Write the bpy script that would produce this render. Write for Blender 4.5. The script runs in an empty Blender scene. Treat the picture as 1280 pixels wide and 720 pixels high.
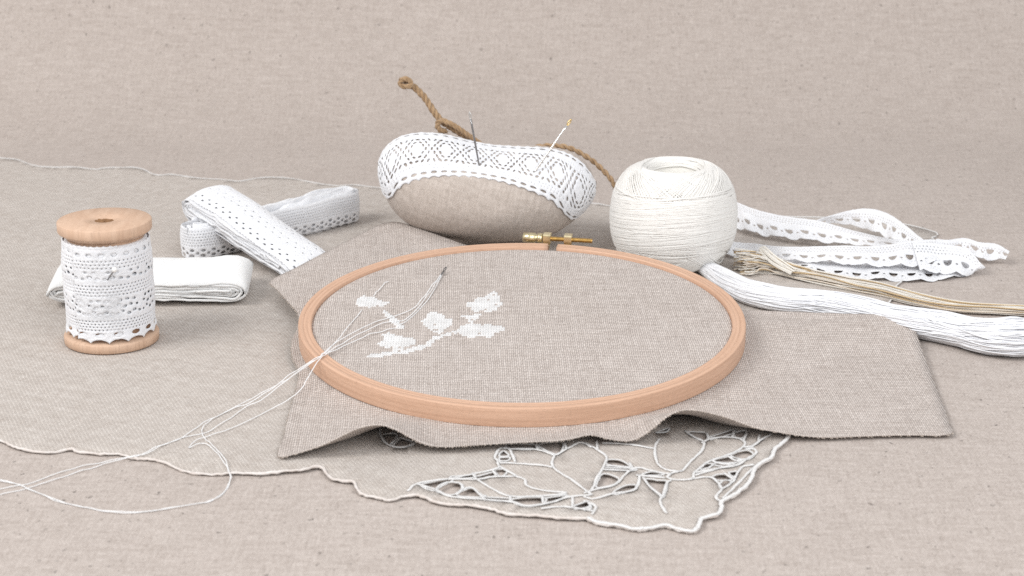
import bpy, math, random
import numpy as np
from mathutils.geometry import delaunay_2d_cdt
from mathutils import Vector
random.seed(7); rng = np.random.default_rng(7)
R_ = math.radians
scene = bpy.context.scene
col = scene.collection
CM = 0.01                                   # all lengths below are in centimetres

# ------------------------------------------------------------------ camera, light, exposure
CAM_H, CAM_D, PITCH, FPX = 28.0, 80.35, R_(17.3), 2350.0
cam = bpy.data.cameras.new('Camera'); cam_o = bpy.data.objects.new('Camera', cam); col.objects.link(cam_o)
cam_o.location = (0, -CAM_D * CM, CAM_H * CM); cam_o.rotation_euler = (R_(90) - PITCH, 0, 0)
cam.sensor_width = 36; cam.lens = 36 * FPX / 1280; cam.clip_start = 0.02; cam.clip_end = 20
cam.dof.use_dof = True; cam.dof.focus_distance = 0.86; cam.dof.aperture_fstop = 20
scene.camera = cam_o

world = bpy.data.worlds.new('World'); scene.world = world; world.use_nodes = True
bg = world.node_tree.nodes['Background']
bg.inputs['Color'].default_value = (0.97, 0.98, 1.0, 1); bg.inputs['Strength'].default_value = 0.68

def area(name, loc, target, size, power, colr):
    l = bpy.data.lights.new(name, 'AREA'); l.shape = 'RECTANGLE'; l.size, l.size_y = size
    l.energy = power; l.color = colr
    o = bpy.data.objects.new(name, l); col.objects.link(o); o.location = loc
    o.rotation_euler = (Vector(target) - Vector(loc)).to_track_quat('-Z', 'Y').to_euler()
    return o
area('softbox_key', (-1.45, -0.75, 1.60), (0.0, 0.12, 0.0), (1.0, 1.0), 32.0, (1.0, 0.985, 0.965))
area('softbox_fill', (0.55, -1.15, 0.95), (0.0, 0.15, 0.0), (1.0, 0.9), 13.0, (0.97, 0.985, 1.0))

scene.view_settings.view_transform = 'Standard'; scene.view_settings.look = 'None'
scene.view_settings.exposure = 0.0; scene.view_settings.gamma = 1.0
scene.view_settings.use_curve_mapping = False
scene.cycles.use_denoising = False; scene.cycles.sample_clamp_indirect = 3.0; scene.cycles.blur_glossy = 1.0
scene.cycles.max_bounces = 6; scene.cycles.diffuse_bounces = 4

# ------------------------------------------------------------------ measuring helpers (photo sighting -> centimetres on a plane)
_c, _s = math.cos(PITCH), math.sin(PITCH)
CAMP = np.array([0, -CAM_D, CAM_H])
def ray(px, py):
    a, b = (px - 640) / FPX, -(py - 360) / FPX
    return np.array([a, _c + b * _s, -_s + b * _c])
def P(px, py, z=0.0):                       # sighting on the level plane at height z
    d = ray(px, py); return CAMP + d * ((z - CAM_H) / d[2])
def PY(px, py, y):                          # sighting on the upright plane at depth y
    d = ray(px, py); return CAMP + d * ((y + CAM_D) / d[1])
def proj(p):
    d = np.asarray(p, float) - CAMP
    dep = d[..., 1] * _c - d[..., 2] * _s; up = d[..., 1] * _s + d[..., 2] * _c
    return np.stack([640 + FPX * d[..., 0] / dep, 360 - FPX * up / dep], -1)

# ------------------------------------------------------------------ mesh helpers
ORIG = {}
def tag(o, label, cat, group=None):
    o['label'] = label; o['category'] = cat
    if group: o['group'] = group
    return o
def thing(name, label, cat, base, group=None):
    o = bpy.data.objects.new(name, None); col.objects.link(o)
    base = np.array(base, float); o.location = base * CM; o.empty_display_size = 0.01
    ORIG[o.name] = base
    return tag(o, label, cat, group)
def build(name, V, F, mat, parent=None, uv=None, smooth=True, mi=None, base=None):
    V = np.asarray(V, float)
    if parent is not None: org = ORIG[parent.name]
    elif base is not None: org = np.array(base, float)
    else: org = np.array([V[:, 0].mean(), V[:, 1].mean(), V[:, 2].min()])
    me = bpy.data.meshes.new(name)
    me.from_pydata(((V - org) * CM).tolist(), [], [list(f) for f in F])
    mats = mat if isinstance(mat, (list, tuple)) else [mat]
    for m in mats: me.materials.append(m)
    if mi is not None: me.polygons.foreach_set('material_index', np.asarray(mi, dtype=np.int32))
    if uv is not None:
        l = me.uv_layers.new(name='UVMap'); idx = np.zeros(len(me.loops), dtype=np.int32)
        me.loops.foreach_get('vertex_index', idx)
        l.data.foreach_set('uv', np.asarray(uv, dtype=np.float32)[idx].ravel())
    me.polygons.foreach_set('use_smooth', np.full(len(me.polygons), smooth, dtype=bool))
    me.update()
    o = bpy.data.objects.new(name, me); col.objects.link(o)
    if parent is None: o.location = org * CM
    else: o.parent = parent
    ORIG[o.name] = org
    return o
class MB:
    def __init__(s): s.V = []; s.F = []; s.U = []; s.M = []; s.n = 0
    def add(s, V, F, U=None, m=0):
        V = np.asarray(V, float); s.V.append(V); s.U.append(np.zeros((len(V), 2)) if U is None else np.asarray(U))
        n = s.n
        s.F.extend([tuple(i + n for i in f) for f in F]); s.M.extend([m] * len(F)); s.n += len(V)
    def build(s, name, mat, parent=None, **k):
        return build(name, np.concatenate(s.V), s.F, mat, parent, uv=np.concatenate(s.U), mi=s.M, **k)
def norm(v): return v / (np.linalg.norm(v, axis=-1, keepdims=True) + 1e-12)
def spline(pts, n=10, closed=False):
    p = np.asarray(pts, float)
    if closed: q = np.vstack([p[-1], p, p[0], p[1]])
    else: q = np.vstack([2 * p[0] - p[1], p, 2 * p[-1] - p[-2]])
    out = []; t = np.linspace(0, 1, n, endpoint=False)[:, None]
    for i in range(1, len(q) - 2):
        a, b, c, d = q[i - 1], q[i], q[i + 1], q[i + 2]
        out.append(.5 * (2 * b + (c - a) * t + (2 * a - 5 * b + 4 * c - d) * t**2 + (3 * b - a - 3 * c + d) * t**3))
    if not closed: out.append(q[-2][None])
    return np.vstack(out)
def tube(path, r, n=6, closed=False, cap=True):
    p = np.asarray(path, float); m = len(p); r = np.broadcast_to(np.asarray(r, float), (m,))
    if closed: T = norm(np.roll(p, -1, 0) - np.roll(p, 1, 0))
    else: T = norm(np.gradient(p, axis=0))
    ref = np.array([0, 0, 1.]) if abs(T[0][2]) < .9 else np.array([1., 0, 0])
    N = np.zeros_like(p); nv = norm(np.cross(np.cross(T[0], ref), T[0])); N[0] = nv
    for i in range(1, m):
        nv = nv - T[i] * np.dot(nv, T[i]); nv = nv / (np.linalg.norm(nv) + 1e-12); N[i] = nv
    B = np.cross(T, N); a = np.linspace(0, 2 * np.pi, n, endpoint=False)
    V = p[:, None] + r[:, None, None] * (np.cos(a)[None, :, None] * N[:, None] + np.sin(a)[None, :, None] * B[:, None])
    L = np.concatenate([[0], np.cumsum(np.linalg.norm(np.diff(p, axis=0), axis=1))])
    U = np.stack(np.broadcast_arrays(L[:, None], a[None, :] / 6.283), -1).reshape(-1, 2)
    F = []
    for i in range(m if closed else m - 1):
        j = (i + 1) % m
        for k in range(n):
            k2 = (k + 1) % n; F.append((i * n + k, i * n + k2, j * n + k2, j * n + k))
    if cap and not closed:
        F.append(tuple(range(n - 1, -1, -1))); F.append(tuple((m - 1) * n + k for k in range(n)))
    return V.reshape(-1, 3), F, U
def flat(T_, n, k):                            # press a tube flat, like satin stitch
    V, F, U = T_; X = V.reshape(-1, n, 3).copy(); c = X[..., 2].mean(1, keepdims=True); X[..., 2] = c + (X[..., 2] - c) * k
    return X.reshape(-1, 3), F, U
def lathe(prof, n=64, center=(0, 0, 0), closed=True):
    prof = np.asarray(prof, float); m = len(prof); a = np.linspace(0, 2 * np.pi, n, endpoint=False)
    V = np.stack([prof[:, None, 0] * np.cos(a), prof[:, None, 0] * np.sin(a), np.broadcast_to(prof[:, None, 1], (m, n))], -1)
    L = np.concatenate([[0], np.cumsum(np.linalg.norm(np.diff(prof, axis=0), axis=1))])
    U = np.stack(np.broadcast_arrays(a[None, :] * 2.0, L[:, None]), -1).reshape(-1, 2)
    F = []
    for i in range(m if closed else m - 1):
        j = (i + 1) % m
        for k in range(n):
            k2 = (k + 1) % n; F.append((i * n + k, i * n + k2, j * n + k2, j * n + k))
    return V.reshape(-1, 3) + np.array(center), F, U
def grid(X, closed_u=False):                # X (nu,nv,3)
    nu, nv = X.shape[:2]; F = []
    for i in range(nu if closed_u else nu - 1):
        i2 = (i + 1) % nu
        for j in range(nv - 1): F.append((i * nv + j, i2 * nv + j, i2 * nv + j + 1, i * nv + j + 1))
    return X.reshape(-1, 3), F
def vnoise(x, y, seed=0):                   # smooth value noise, roughly -1..1
    x = np.asarray(x, float); y = np.asarray(y, float); xi = np.floor(x).astype(int); yi = np.floor(y).astype(int)
    def h(a, b):
        n = (a * 374761393 + b * 668265263 + seed * 974711) & 0x7fffffff
        n = ((n ^ (n >> 13)) * 1274126177) & 0x7fffffff
        return ((n ^ (n >> 16)) & 0xffff) / 32767.5 - 1
    fx = x - xi; fy = y - yi; fx = fx * fx * (3 - 2 * fx); fy = fy * fy * (3 - 2 * fy)
    return (h(xi, yi) * (1 - fx) + h(xi + 1, yi) * fx) * (1 - fy) + (h(xi, yi + 1) * (1 - fx) + h(xi + 1, yi + 1) * fx) * fy

# ------------------------------------------------------------------ lace: a strip with real openings cut along a field's zero line
def holes(u, v, period, lst):
    U = np.mod(u, period); d = np.full(np.broadcast(u, v).shape, 9.0)
    for (cu, cv, ru, rv, ang) in lst:
        ca, sa = math.cos(R_(ang)), math.sin(R_(ang))
        du = U - cu; du = du - period * np.round(du / period); dv = v - cv
        a = (du * ca + dv * sa) / ru; b = (-du * sa + dv * ca) / rv
        d = np.minimum(d, (np.sqrt(a * a + b * b) - 1) * min(ru, rv))
    return d
def net(u, v, pu, pv, r, v0, v1):
    row = np.round((v - v0) / pv); nr = math.floor((v1 - v0) / pv)
    rowc = np.clip(row, 0, nr); dv = v - (v0 + rowc * pv)
    uu = u - np.mod(rowc, 2) * pu / 2; du = uu - pu * np.round(uu / pu)
    return np.sqrt(du * du + (dv * 1.15) ** 2) - r
def lace(field, L, W, res, mapf, thick=.03, back=False, edge=.05, wob=.012):
    nu, nv = int(round(L / res)) + 1, int(round(W / res)) + 1
    u = np.linspace(0, L, nu)[:, None]; v = np.linspace(0, W, nv)[None, :]
    uw = u + wob * vnoise(u * 7, v * 7, 3); vw = v + wob * vnoise(u * 7, v * 7, 5)
    Fd = field(uw, vw); Fd = np.minimum(Fd, np.minimum(u + .002, L + .002 - u))
    Fd = np.where(np.abs(Fd) < 1e-4, 1e-4, Fd)
    pos = Fd > 0
    cu, cv, cf, polys = [], [], [], []; vid = {}; eid = {}
    du, dv = L / (nu - 1), W / (nv - 1)
    def corner(i, j):
        k = i * nv + j; q = vid.get(k)
        if q is None: q = vid[k] = len(cu); cu.append(i * du); cv.append(j * dv); cf.append(Fd[i, j])
        return q
    def cross(i, j, i2, j2):
        k = (min(i, i2), min(j, j2), i != i2); q = eid.get(k)
        if q is None:
            a, b = Fd[i, j], Fd[i2, j2]; t = a / (a - b)
            q = eid[k] = len(cu); cu.append((i + (i2 - i) * t) * du); cv.append((j + (j2 - j) * t) * dv); cf.append(0.0)
        return q
    cnt = pos[:-1, :-1].astype(int) + pos[1:, :-1] + pos[1:, 1:] + pos[:-1, 1:]
    for i, j in np.argwhere(cnt > 0):
        cs = ((i, j), (i + 1, j), (i + 1, j + 1), (i, j + 1))
        if cnt[i, j] == 4: polys.append(tuple(corner(*c) for c in cs)); continue
        pl = []
        for k in range(4):
            a, b = cs[k], cs[(k + 1) % 4]
            if pos[a]: pl.append(corner(*a))
            if pos[a] != pos[b]: pl.append(cross(*a, *b))
        if len(pl) > 2: polys.append(tuple(pl))
    cu, cv, cf = np.array(cu), np.array(cv), np.array(cf)
    h = thick * np.sqrt(np.clip(cf / edge, 0, 1)) * (1 + .25 * vnoise(cu * 14, cv * 14, 9))
    V = mapf(cu, cv, h); F = polys; U = np.stack([cu, cv], -1)
    if back:
        n = len(V); V = np.vstack([V, mapf(cu, cv, -h)]); U = np.vstack([U, U]); F = polys + [tuple(n + i for i in f[::-1]) for f in polys]
    return V, F, U

# ------------------------------------------------------------------ materials (procedural)
class NT:
    def __init__(s, name):
        s.m = bpy.data.materials.new(name); s.m.use_nodes = True; s.t = s.m.node_tree; s.t.nodes.clear()
        s.out = s.n('ShaderNodeOutputMaterial'); s.b = s.n('ShaderNodeBsdfPrincipled'); s.l(s.b.outputs[0], s.out.inputs[0])
    def n(s, ty, **k):
        x = s.t.nodes.new(ty)
        for a, v in k.items(): setattr(x, a, v)
        return x
    def l(s, a, b): s.t.links.new(a, b)
    def put(s, sock, v):
        if hasattr(v, 'is_output'): s.l(v, sock)
        else: sock.default_value = v
    def math(s, op, a, b=0.0, c=None):
        x = s.n('ShaderNodeMath', operation=op); s.put(x.inputs[0], a); s.put(x.inputs[1], b)
        if c is not None: s.put(x.inputs[2], c)
        return x.outputs[0]
    def mixf(s, f, a, b):
        x = s.n('ShaderNodeMix', data_type='FLOAT'); s.put(x.inputs[0], f); s.put(x.inputs[2], a); s.put(x.inputs[3], b); return x.outputs[0]
    def mixc(s, f, a, b, bt='MIX'):
        x = s.n('ShaderNodeMix', data_type='RGBA', blend_type=bt); s.put(x.inputs[0], f); s.put(x.inputs[6], a); s.put(x.inputs[7], b); return x.outputs[2]
    def xyz(s, a, b, c=0.0):
        x = s.n('ShaderNodeCombineXYZ'); s.put(x.inputs[0], a); s.put(x.inputs[1], b); s.put(x.inputs[2], c); return x.outputs[0]
    def noise(s, vec, scale=1.0, detail=2.0, rough=.5):
        x = s.n('ShaderNodeTexNoise'); s.put(x.inputs['Vector'], vec); x.inputs['Scale'].default_value = scale
        x.inputs['Detail'].default_value = detail; x.inputs['Roughness'].default_value = rough; return x.outputs[0]
    def ramp(s, f, stops):
        x = s.n('ShaderNodeValToRGB'); s.put(x.inputs[0], f); e = x.color_ramp.elements
        while len(e) < len(stops): e.new(.5)
        for k, (p, c) in zip(e, stops): k.position = p; k.color = c if len(c) == 4 else (*c, 1)
        return x.outputs[0]
    def bump(s, h, strength, dist):
        x = s.n('ShaderNodeBump'); s.put(x.inputs['Height'], h); x.inputs['Strength'].default_value = strength
        x.inputs['Distance'].default_value = dist; s.l(x.outputs[0], s.b.inputs['Normal'])
def C4(c): return (*c, 1.0)
def linen(name, per_cm, light, dark, kind='plain', rot=0.0, bump=.6, slub=.5, gap=.75, speck=.0, vary=.5, sheen=.1, pc=.0, mott=.4, ms=(5.0, 2.2), streak=.3, flo=.665):
    t = NT(name); uvn = t.n('ShaderNodeUVMap'); mp = t.n('ShaderNodeMapping'); mp.inputs['Rotation'].default_value = (0, 0, R_(rot))
    t.l(uvn.outputs[0], mp.inputs[0])
    nz = t.n('ShaderNodeTexNoise'); t.l(mp.outputs[0], nz.inputs['Vector']); nz.inputs['Scale'].default_value = .8
    off = t.n('ShaderNodeVectorMath', operation='SCALE'); t.l(nz.outputs['Color'], off.inputs[0]); off.inputs['Scale'].default_value = .12
    ad = t.n('ShaderNodeVectorMath', operation='ADD'); t.l(mp.outputs[0], ad.inputs[0]); t.l(off.outputs[0], ad.inputs[1])
    sp = t.n('ShaderNodeSeparateXYZ'); t.l(ad.outputs[0], sp.inputs[0])
    pu, pv = per_cm if isinstance(per_cm, tuple) else (per_cm, per_cm); per_cm = pu
    u, v = t.math('MULTIPLY', sp.outputs[0], pu), t.math('MULTIPLY', sp.outputs[1], pv)
    iu, iv, fu, fv = t.math('FLOOR', u), t.math('FLOOR', v), t.math('FRACT', u), t.math('FRACT', v)
    su = t.math('SINE', t.math('MULTIPLY', fu, math.pi)); sv = t.math('SINE', t.math('MULTIPLY', fv, math.pi))
    if kind == 'plain': par = t.math('GREATER_THAN', t.math('FLOORED_MODULO', t.math('ADD', iu, iv), 2.0), .5)
    else: par = t.math('GREATER_THAN', t.math('FLOORED_MODULO', t.math('ADD', iu, iv), 3.0), .9)
    h1 = t.math('MULTIPLY', su, t.math('MULTIPLY_ADD', sv, .4, .6)); h2 = t.math('MULTIPLY', sv, t.math('MULTIPLY_ADD', su, .4, .6))
    h = t.mixf(par, h1, h2)
    n1 = t.noise(t.xyz(t.math('MULTIPLY', iu, 3.37), t.math('MULTIPLY', v, .09)), 1.0, 2.0)
    n2 = t.noise(t.xyz(t.math('MULTIPLY', u, .09), t.math('MULTIPLY', iv, 3.37), 5.0), 1.0, 2.0)
    nn = t.mixf(par, n1, n2)
    f = t.math('MULTIPLY_ADD', t.math('SUBTRACT', nn, .5), 2.4 * slub, .5)
    big = t.noise(t.xyz(t.math('MULTIPLY', sp.outputs[0], .12), t.math('MULTIPLY', sp.outputs[1], .16)), 1.0, 3.0)
    f = t.math('MULTIPLY_ADD', t.math('SUBTRACT', big, .5), vary, f)
    mo = t.noise(t.xyz(t.math('MULTIPLY', sp.outputs[0], ms[0]), t.math('MULTIPLY', sp.outputs[1], ms[1]), 9.0), 1.0, 3.0, .65)
    f = t.math('MULTIPLY_ADD', t.math('SUBTRACT', mo, .5), 2.2 * mott, f)
    sk = t.noise(t.xyz(t.math('MULTIPLY', sp.outputs[0], .55), t.math('MULTIPLY', sp.outputs[1], 3.2), 4.0), 1.0, 2.0, .6)
    f = t.math('MULTIPLY_ADD', t.math('SUBTRACT', sk, .5), 2.2 * streak, f)
    sk = t.noise(t.xyz(t.math('MULTIPLY', sp.outputs[0], 4.0), t.math('MULTIPLY', sp.outputs[1], .6), 14.0), 1.0, 2.0, .6)
    f = t.math('MULTIPLY_ADD', t.math('SUBTRACT', sk, .5), 1.2 * streak, f)
    cx = t.mixc(f, C4(dark), C4(light)); x = t.t.nodes[-1]; x.clamp_factor = True
    if pc > 0: cx = t.mixc(t.math('MULTIPLY', par, pc), cx, C4(tuple(.62 * c for c in dark)))
    if speck > 0:
        sk = t.noise(t.xyz(t.math('MULTIPLY', sp.outputs[0], 3.2), t.math('MULTIPLY', sp.outputs[1], 2.4), 2.0), 1.0, 2.0, .6)
        sk = t.math('MULTIPLY', t.math('SUBTRACT', sk, flo), 12.0); sk.node.use_clamp = True
        cx = t.mixc(t.math('MULTIPLY', sk, speck), cx, C4(tuple(.42 * c for c in dark)))
    g = t.math('MULTIPLY_ADD', h, 1 - gap, gap)  # open gaps between threads darkened, their occlusion shade painted into the colour
    cx = t.mixc(1.0, cx, t.xyz(g, g, g), 'MULTIPLY')
    t.l(cx, t.b.inputs['Base Color']); t.b.inputs['Roughness'].default_value = .92
    t.b.inputs['Sheen Weight'].default_value = sheen; t.b.inputs['Specular IOR Level'].default_value = .15
    t.bump(h, bump, .9 / per_cm * CM)
    return t.m
def cotton(name, c, rough=.8, bump=.5, scale=2600, sheen=.2, spec=.2, stripe=0.0, tint=None, sss=.4):
    t = NT(name)
    if sss > 0: t.b.inputs['Subsurface Weight'].default_value = sss; t.b.inputs['Subsurface Radius'].default_value = (1, .97, .93); t.b.inputs['Subsurface Scale'].default_value = .0022
    tc = t.n('ShaderNodeTexCoord')
    n = t.noise(tc.outputs['Object'], scale, 3.0, .6); n2 = t.noise(tc.outputs['Object'], scale * .13, 2.0)
    f = t.math('MULTIPLY_ADD', n, .5, t.math('MULTIPLY', n2, .5))
    lo = tint or tuple(x * .94 for x in c)
    t.l(t.ramp(f, [(.3, lo), (.62, c)]), t.b.inputs['Base Color'])
    t.b.inputs['Roughness'].default_value = rough; t.b.inputs['Sheen Weight'].default_value = sheen; t.b.inputs['Specular IOR Level'].default_value = spec
    if stripe > 0:
        uvn = t.n('ShaderNodeUVMap'); sp = t.n('ShaderNodeSeparateXYZ'); t.l(uvn.outputs[0], sp.inputs[0])
        st = t.math('SINE', t.math('MULTIPLY_ADD', sp.outputs[0], stripe, t.math('MULTIPLY', sp.outputs[1], 6.283)))
        n = t.math('MULTIPLY_ADD', st, .3, n)
    t.bump(n, bump, .0003)
    return t.m
def wood(name, light, dark, sx=.35, sy=9.0, rough=.5, obj=False):
    t = NT(name)
    if obj:
        tc = t.n('ShaderNodeTexCoord'); sp = t.n('ShaderNodeSeparateXYZ'); t.l(tc.outputs['Object'], sp.inputs[0])
        a = t.math('MULTIPLY', sp.outputs[0], 100.0); b = t.math('MULTIPLY', sp.outputs[1], 100.0); c = t.math('MULTIPLY', sp.outputs[2], 100.0)
        v1 = t.xyz(t.math('MULTIPLY', a, 2.2), t.math('MULTIPLY', b, .5), t.math('MULTIPLY', c, .35)); v2 = t.xyz(t.math('MULTIPLY', a, 9.0), t.math('MULTIPLY', b, 9.0), t.math('MULTIPLY', c, .8))
    else:
        uvn = t.n('ShaderNodeUVMap'); sp = t.n('ShaderNodeSeparateXYZ'); t.l(uvn.outputs[0], sp.inputs[0])
        v1 = t.xyz(t.math('MULTIPLY', sp.outputs[0], sx), t.math('MULTIPLY', sp.outputs[1], sy)); v2 = t.xyz(t.math('MULTIPLY', sp.outputs[0], 3.5), t.math('MULTIPLY', sp.outputs[1], 26.0), 3.0)
    n1 = t.noise(v1, 1.0, 4.0, .6); n2 = t.noise(v2, 1.0, 2.0, .6)
    base = t.ramp(n1, [(.32, dark), (.62, light)])
    fl = t.math('MULTIPLY', t.math('SUBTRACT', n2, .55), 6.0); fl.node.use_clamp = True
    base = t.mixc(t.math('MULTIPLY', fl, .4), base, C4(tuple(x * .62 for x in dark)))
    t.l(base, t.b.inputs['Base Color']); t.b.inputs['Roughness'].default_value = rough; t.b.inputs['Specular IOR Level'].default_value = .3
    t.bump(n2, .25, .0003)
    return t.m
def metal(name, c, rough=.3, scale=300.0):
    t = NT(name); tc = t.n('ShaderNodeTexCoord'); n = t.noise(tc.outputs['Object'], scale, 3.0)
    t.l(t.ramp(n, [(.3, tuple(x * .75 for x in c)), (.7, c)]), t.b.inputs['Base Color']); t.b.inputs['Metallic'].default_value = 1.0
    t.l(t.math('MULTIPLY_ADD', n, .25, rough - .1), t.b.inputs['Roughness'])
    return t.m

M = {}
M['backdrop'] = linen('backdrop_linen', (14, 8), (.635, .563, .515), (.41, .348, .308), 'plain', 2, .4, .5, .84, .85, .2, mott=.62, ms=(7.0, 3.4), streak=.30, flo=.655)
M['cloth'] = linen('tablecloth_linen', 14, (.895, .83, .77), (.56, .487, .43), 'twill', 22, .6, .4, .80, .2, .25, pc=.36, mott=.45, ms=(3.0, 1.6), streak=.35)
M['even'] = linen('evenweave_linen', (11, 5.5), (.91, .82, .76), (.545, .465, .415), 'plain', -2, .8, .6, .74, .25, .2, pc=.23, mott=.5, ms=(6.0, 3.0), streak=.3)
M['cushion'] = linen('cushion_linen', 14, (.70, .62, .56), (.46, .395, .345), 'plain', 10, .4, .5, .84, .3, .2, mott=.6, streak=.3)
M['lace'] = cotton('white_lace_cotton', (.80, .805, .83), .8, .8, 1150)
M['lace_under'] = cotton('lace_under_layer', (.85, .855, .88), .85, .5, 1700)
M['tape'] = cotton('white_tape_cotton', (.84, .84, .83), .8, .7, 1000)
M['ivory'] = cotton('ivory_crochet_thread', (.84, .82, .785), .5, .15, 1800, .3, .4, stripe=70, sss=0)
M['ivory_core'] = cotton('ivory_core_thread', (.84, .82, .775), .7, .3, 1200, sss=0)
M['floss'] = cotton('white_floss', (.84, .845, .87), .42, .12, 1500, .3, .5, stripe=45, sss=0)
M['beige'] = cotton('beige_floss', (.70, .60, .49), .4, .3, 1500, .2, .5, stripe=45)
M['gold'] = cotton('gold_beige_floss', (.58, .41, .22), .38, .3, 1500, .2, .6, stripe=45)
M['cream'] = cotton('cream_floss', (.82, .77, .69), .4, .3, 1500, .2, .5, stripe=45)
M['thread'] = cotton('white_sewing_thread', (.90, .90, .90), .6, .2, 3000, .2, .3, stripe=120)
M['stitch'] = cotton('white_stitch_cotton', (.81, .81, .81), .7, .3, 1500, .1, .2, tint=(.64, .63, .62), sss=0)
M['ravel'] = cotton('linen_ravelling', (.60, .52, .45), .9, .3, 1500, .1, .1, tint=(.46, .39, .33), sss=0)
M['cord'] = cotton('white_satin_stitch', (.76, .745, .73), .65, .5, 1500, .3, .3, stripe=90)
M['edging'] = cotton('cloth_edging_stitch', (.76, .72, .69), .75, .7, 1300, .2, .2, stripe=70, tint=(.56, .48, .43), sss=0)
M['jute'] = cotton('jute_fibre', (.46, .31, .18), .8, 1.0, 2200, .3, .2, stripe=14, tint=(.27, .165, .085), sss=0)
M['hoop'] = wood('beech_hoop_wood', (.655, .425, .30), (.555, .345, .235), .25, 8.0, .5)
M['spool'] = wood('spool_wood', (.655, .46, .335), (.575, .385, .27), obj=True, rough=.55)
M['plug'] = cotton('brown_paper_plug', (.30, .17, .09), .85, 1.0, 500, 0, .1, tint=(.12, .06, .03), sss=0)
M['brass'] = metal('brass', (.80, .69, .44), .3)
M['brass_dark'] = metal('brass_screw', (.72, .44, .14), .33)
M['steel'] = metal('needle_steel', (.34, .33, .33), .25)
M['silver'] = metal('bright_needle_steel', (.88, .86, .83), .2)
M['goldeye'] = metal('gilded_needle_eye', (.90, .66, .30), .22)
M['pin'] = cotton('pearl_pin_head', (.86, .85, .83), .25, 0, 900, 0, .5)

# ------------------------------------------------------------------ the setting: one linen sheet, table running up into the backdrop
prof = [(-60, 0)] + [(y, 0.) for y in np.linspace(-50, 40, 19)]
RS = 22.0
prof += [(40 + RS * math.sin(a), RS - RS * math.cos(a)) for a in np.linspace(0, R_(84), 40)[1:]]
prof += [(prof[-1][0] + .105 * k * 5, prof[-1][1] + k * 5) for k in range(1, 8)]
prof = np.array(prof); xs = np.linspace(-70, 70, 57)
L = np.concatenate([[0], np.cumsum(np.linalg.norm(np.diff(prof, axis=0), axis=1))])
X = np.zeros((len(xs), len(prof), 3)); X[..., 0] = xs[:, None]; X[..., 1] = prof[None, :, 0]; X[..., 2] = prof[None, :, 1]
V, F = grid(X); U = np.stack(np.broadcast_arrays(xs[:, None], L[None, :]), -1).reshape(-1, 2)
o = build('table_surface', V, F, M['backdrop'], uv=U, base=(0, 0, 0)); o['kind'] = 'structure'
tag(o, 'beige natural linen sheet covering the table and running up behind everything', 'surface')

# ------------------------------------------------------------------ tablecloth with scalloped edge and cutwork corner
def cloth_z(x, y):
    x = np.asarray(x, float); y = np.asarray(y, float)
    z = .07 + .03 * (1 + vnoise(x * .22 + 3, y * .22, 11))
    cut = np.exp(-(((x - 5.5) / 6.5) ** 2 + ((y + 14.5) / 3.6) ** 2))
    z = z + cut * (.045 + .03 * vnoise(x * .35, y * .35, 4))
    d = y + 16.42 + .3135 * x                                       # distance-like from the front edge
    return z + .05 * np.exp(-(d / 1.2) ** 2) * (1 + vnoise(x * .35, 0 * x, 8)) * .8
def scallop(a, b, n, amp, seed):                                    # wavy border from a to b
    a, b = np.array(a), np.array(b); d = norm(b - a); nrm = np.array([d[1], -d[0]]); t = np.linspace(0, 1, n * 6, endpoint=False)
    w = np.abs(np.sin(t * n * math.pi + seed)) ** .8 - .5
    w = w * amp + .5 * amp * vnoise(t * n * .9, 0 * t, seed)
    return a + (b - a) * t[:, None] + nrm * w[:, None]
G5 = lambda x, y: P(470 + x / 4.741, 520 + y / 4.741, .2)[:2]
G6 = lambda x, y: P(730 + x / 4.741, 520 + y / 4.741, .2)[:2]
PX = lambda x, y: P(x, y, .12)[:2]
front = [PX(*q) for q in [(-60, 536), (-25, 547), (0, 550), (12, 556), (28, 561), (60, 565), (88, 561), (98, 564), (125, 567), (150, 567), (165, 572), (182, 573), (203, 576), (218, 583), (235, 589), (262, 592), (290, 591), (322, 592), (352, 590), (378, 588), (399, 584), (408, 592), (418, 600), (441, 603), (447, 613), (458, 619), (474, 622)]]
front += [G5(*q) for q in [(80, 485), (200, 460), (280, 470), (350, 500), (450, 515), (560, 520), (700, 545), (780, 570), (960, 580), (1100, 595), (1232, 595)]]
front += [G6(*q) for q in [(60, 615), (130, 632), (220, 642), (300, 660), (380, 656), (480, 640), (560, 662), (640, 672), (680, 645), (697, 603), (780, 583), (815, 545), (815, 503), (870, 472), (930, 435), (990, 375), (1012, 312), (1060, 272), (1112, 240), (1132, 190), (1182, 150), (1217, 110)]]
front = spline(front, 3)
corner_back = PX(1172, 293)
right = scallop(front[-1], PX(1121, 354), 9, .35, 2)[3:]
right2 = scallop(PX(1121, 354), corner_back, 5, .35, 1)
back = spline([corner_back] + [PX(*q) for q in [(1165, 288), (1120, 278), (1050, 272), (980, 270), (900, 265), (830, 262), (765, 257), (745, 254), (700, 252), (600, 243), (520, 239), (470, 234), (440, 231), (425, 232), (398, 229), (370, 223), (345, 221), (322, 222), (300, 226), (280, 224), (245, 222), (214, 218), (196, 219), (180, 212), (165, 209), (130, 210), (120, 212), (95, 209), (70, 209), (45, 207), (22, 199), (0, 197), (-30, 192), (-60, 188)]], 3)
outline = np.vstack([front, right, right2, back, [[-42, 41]], [[-34, 10]]])
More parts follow.
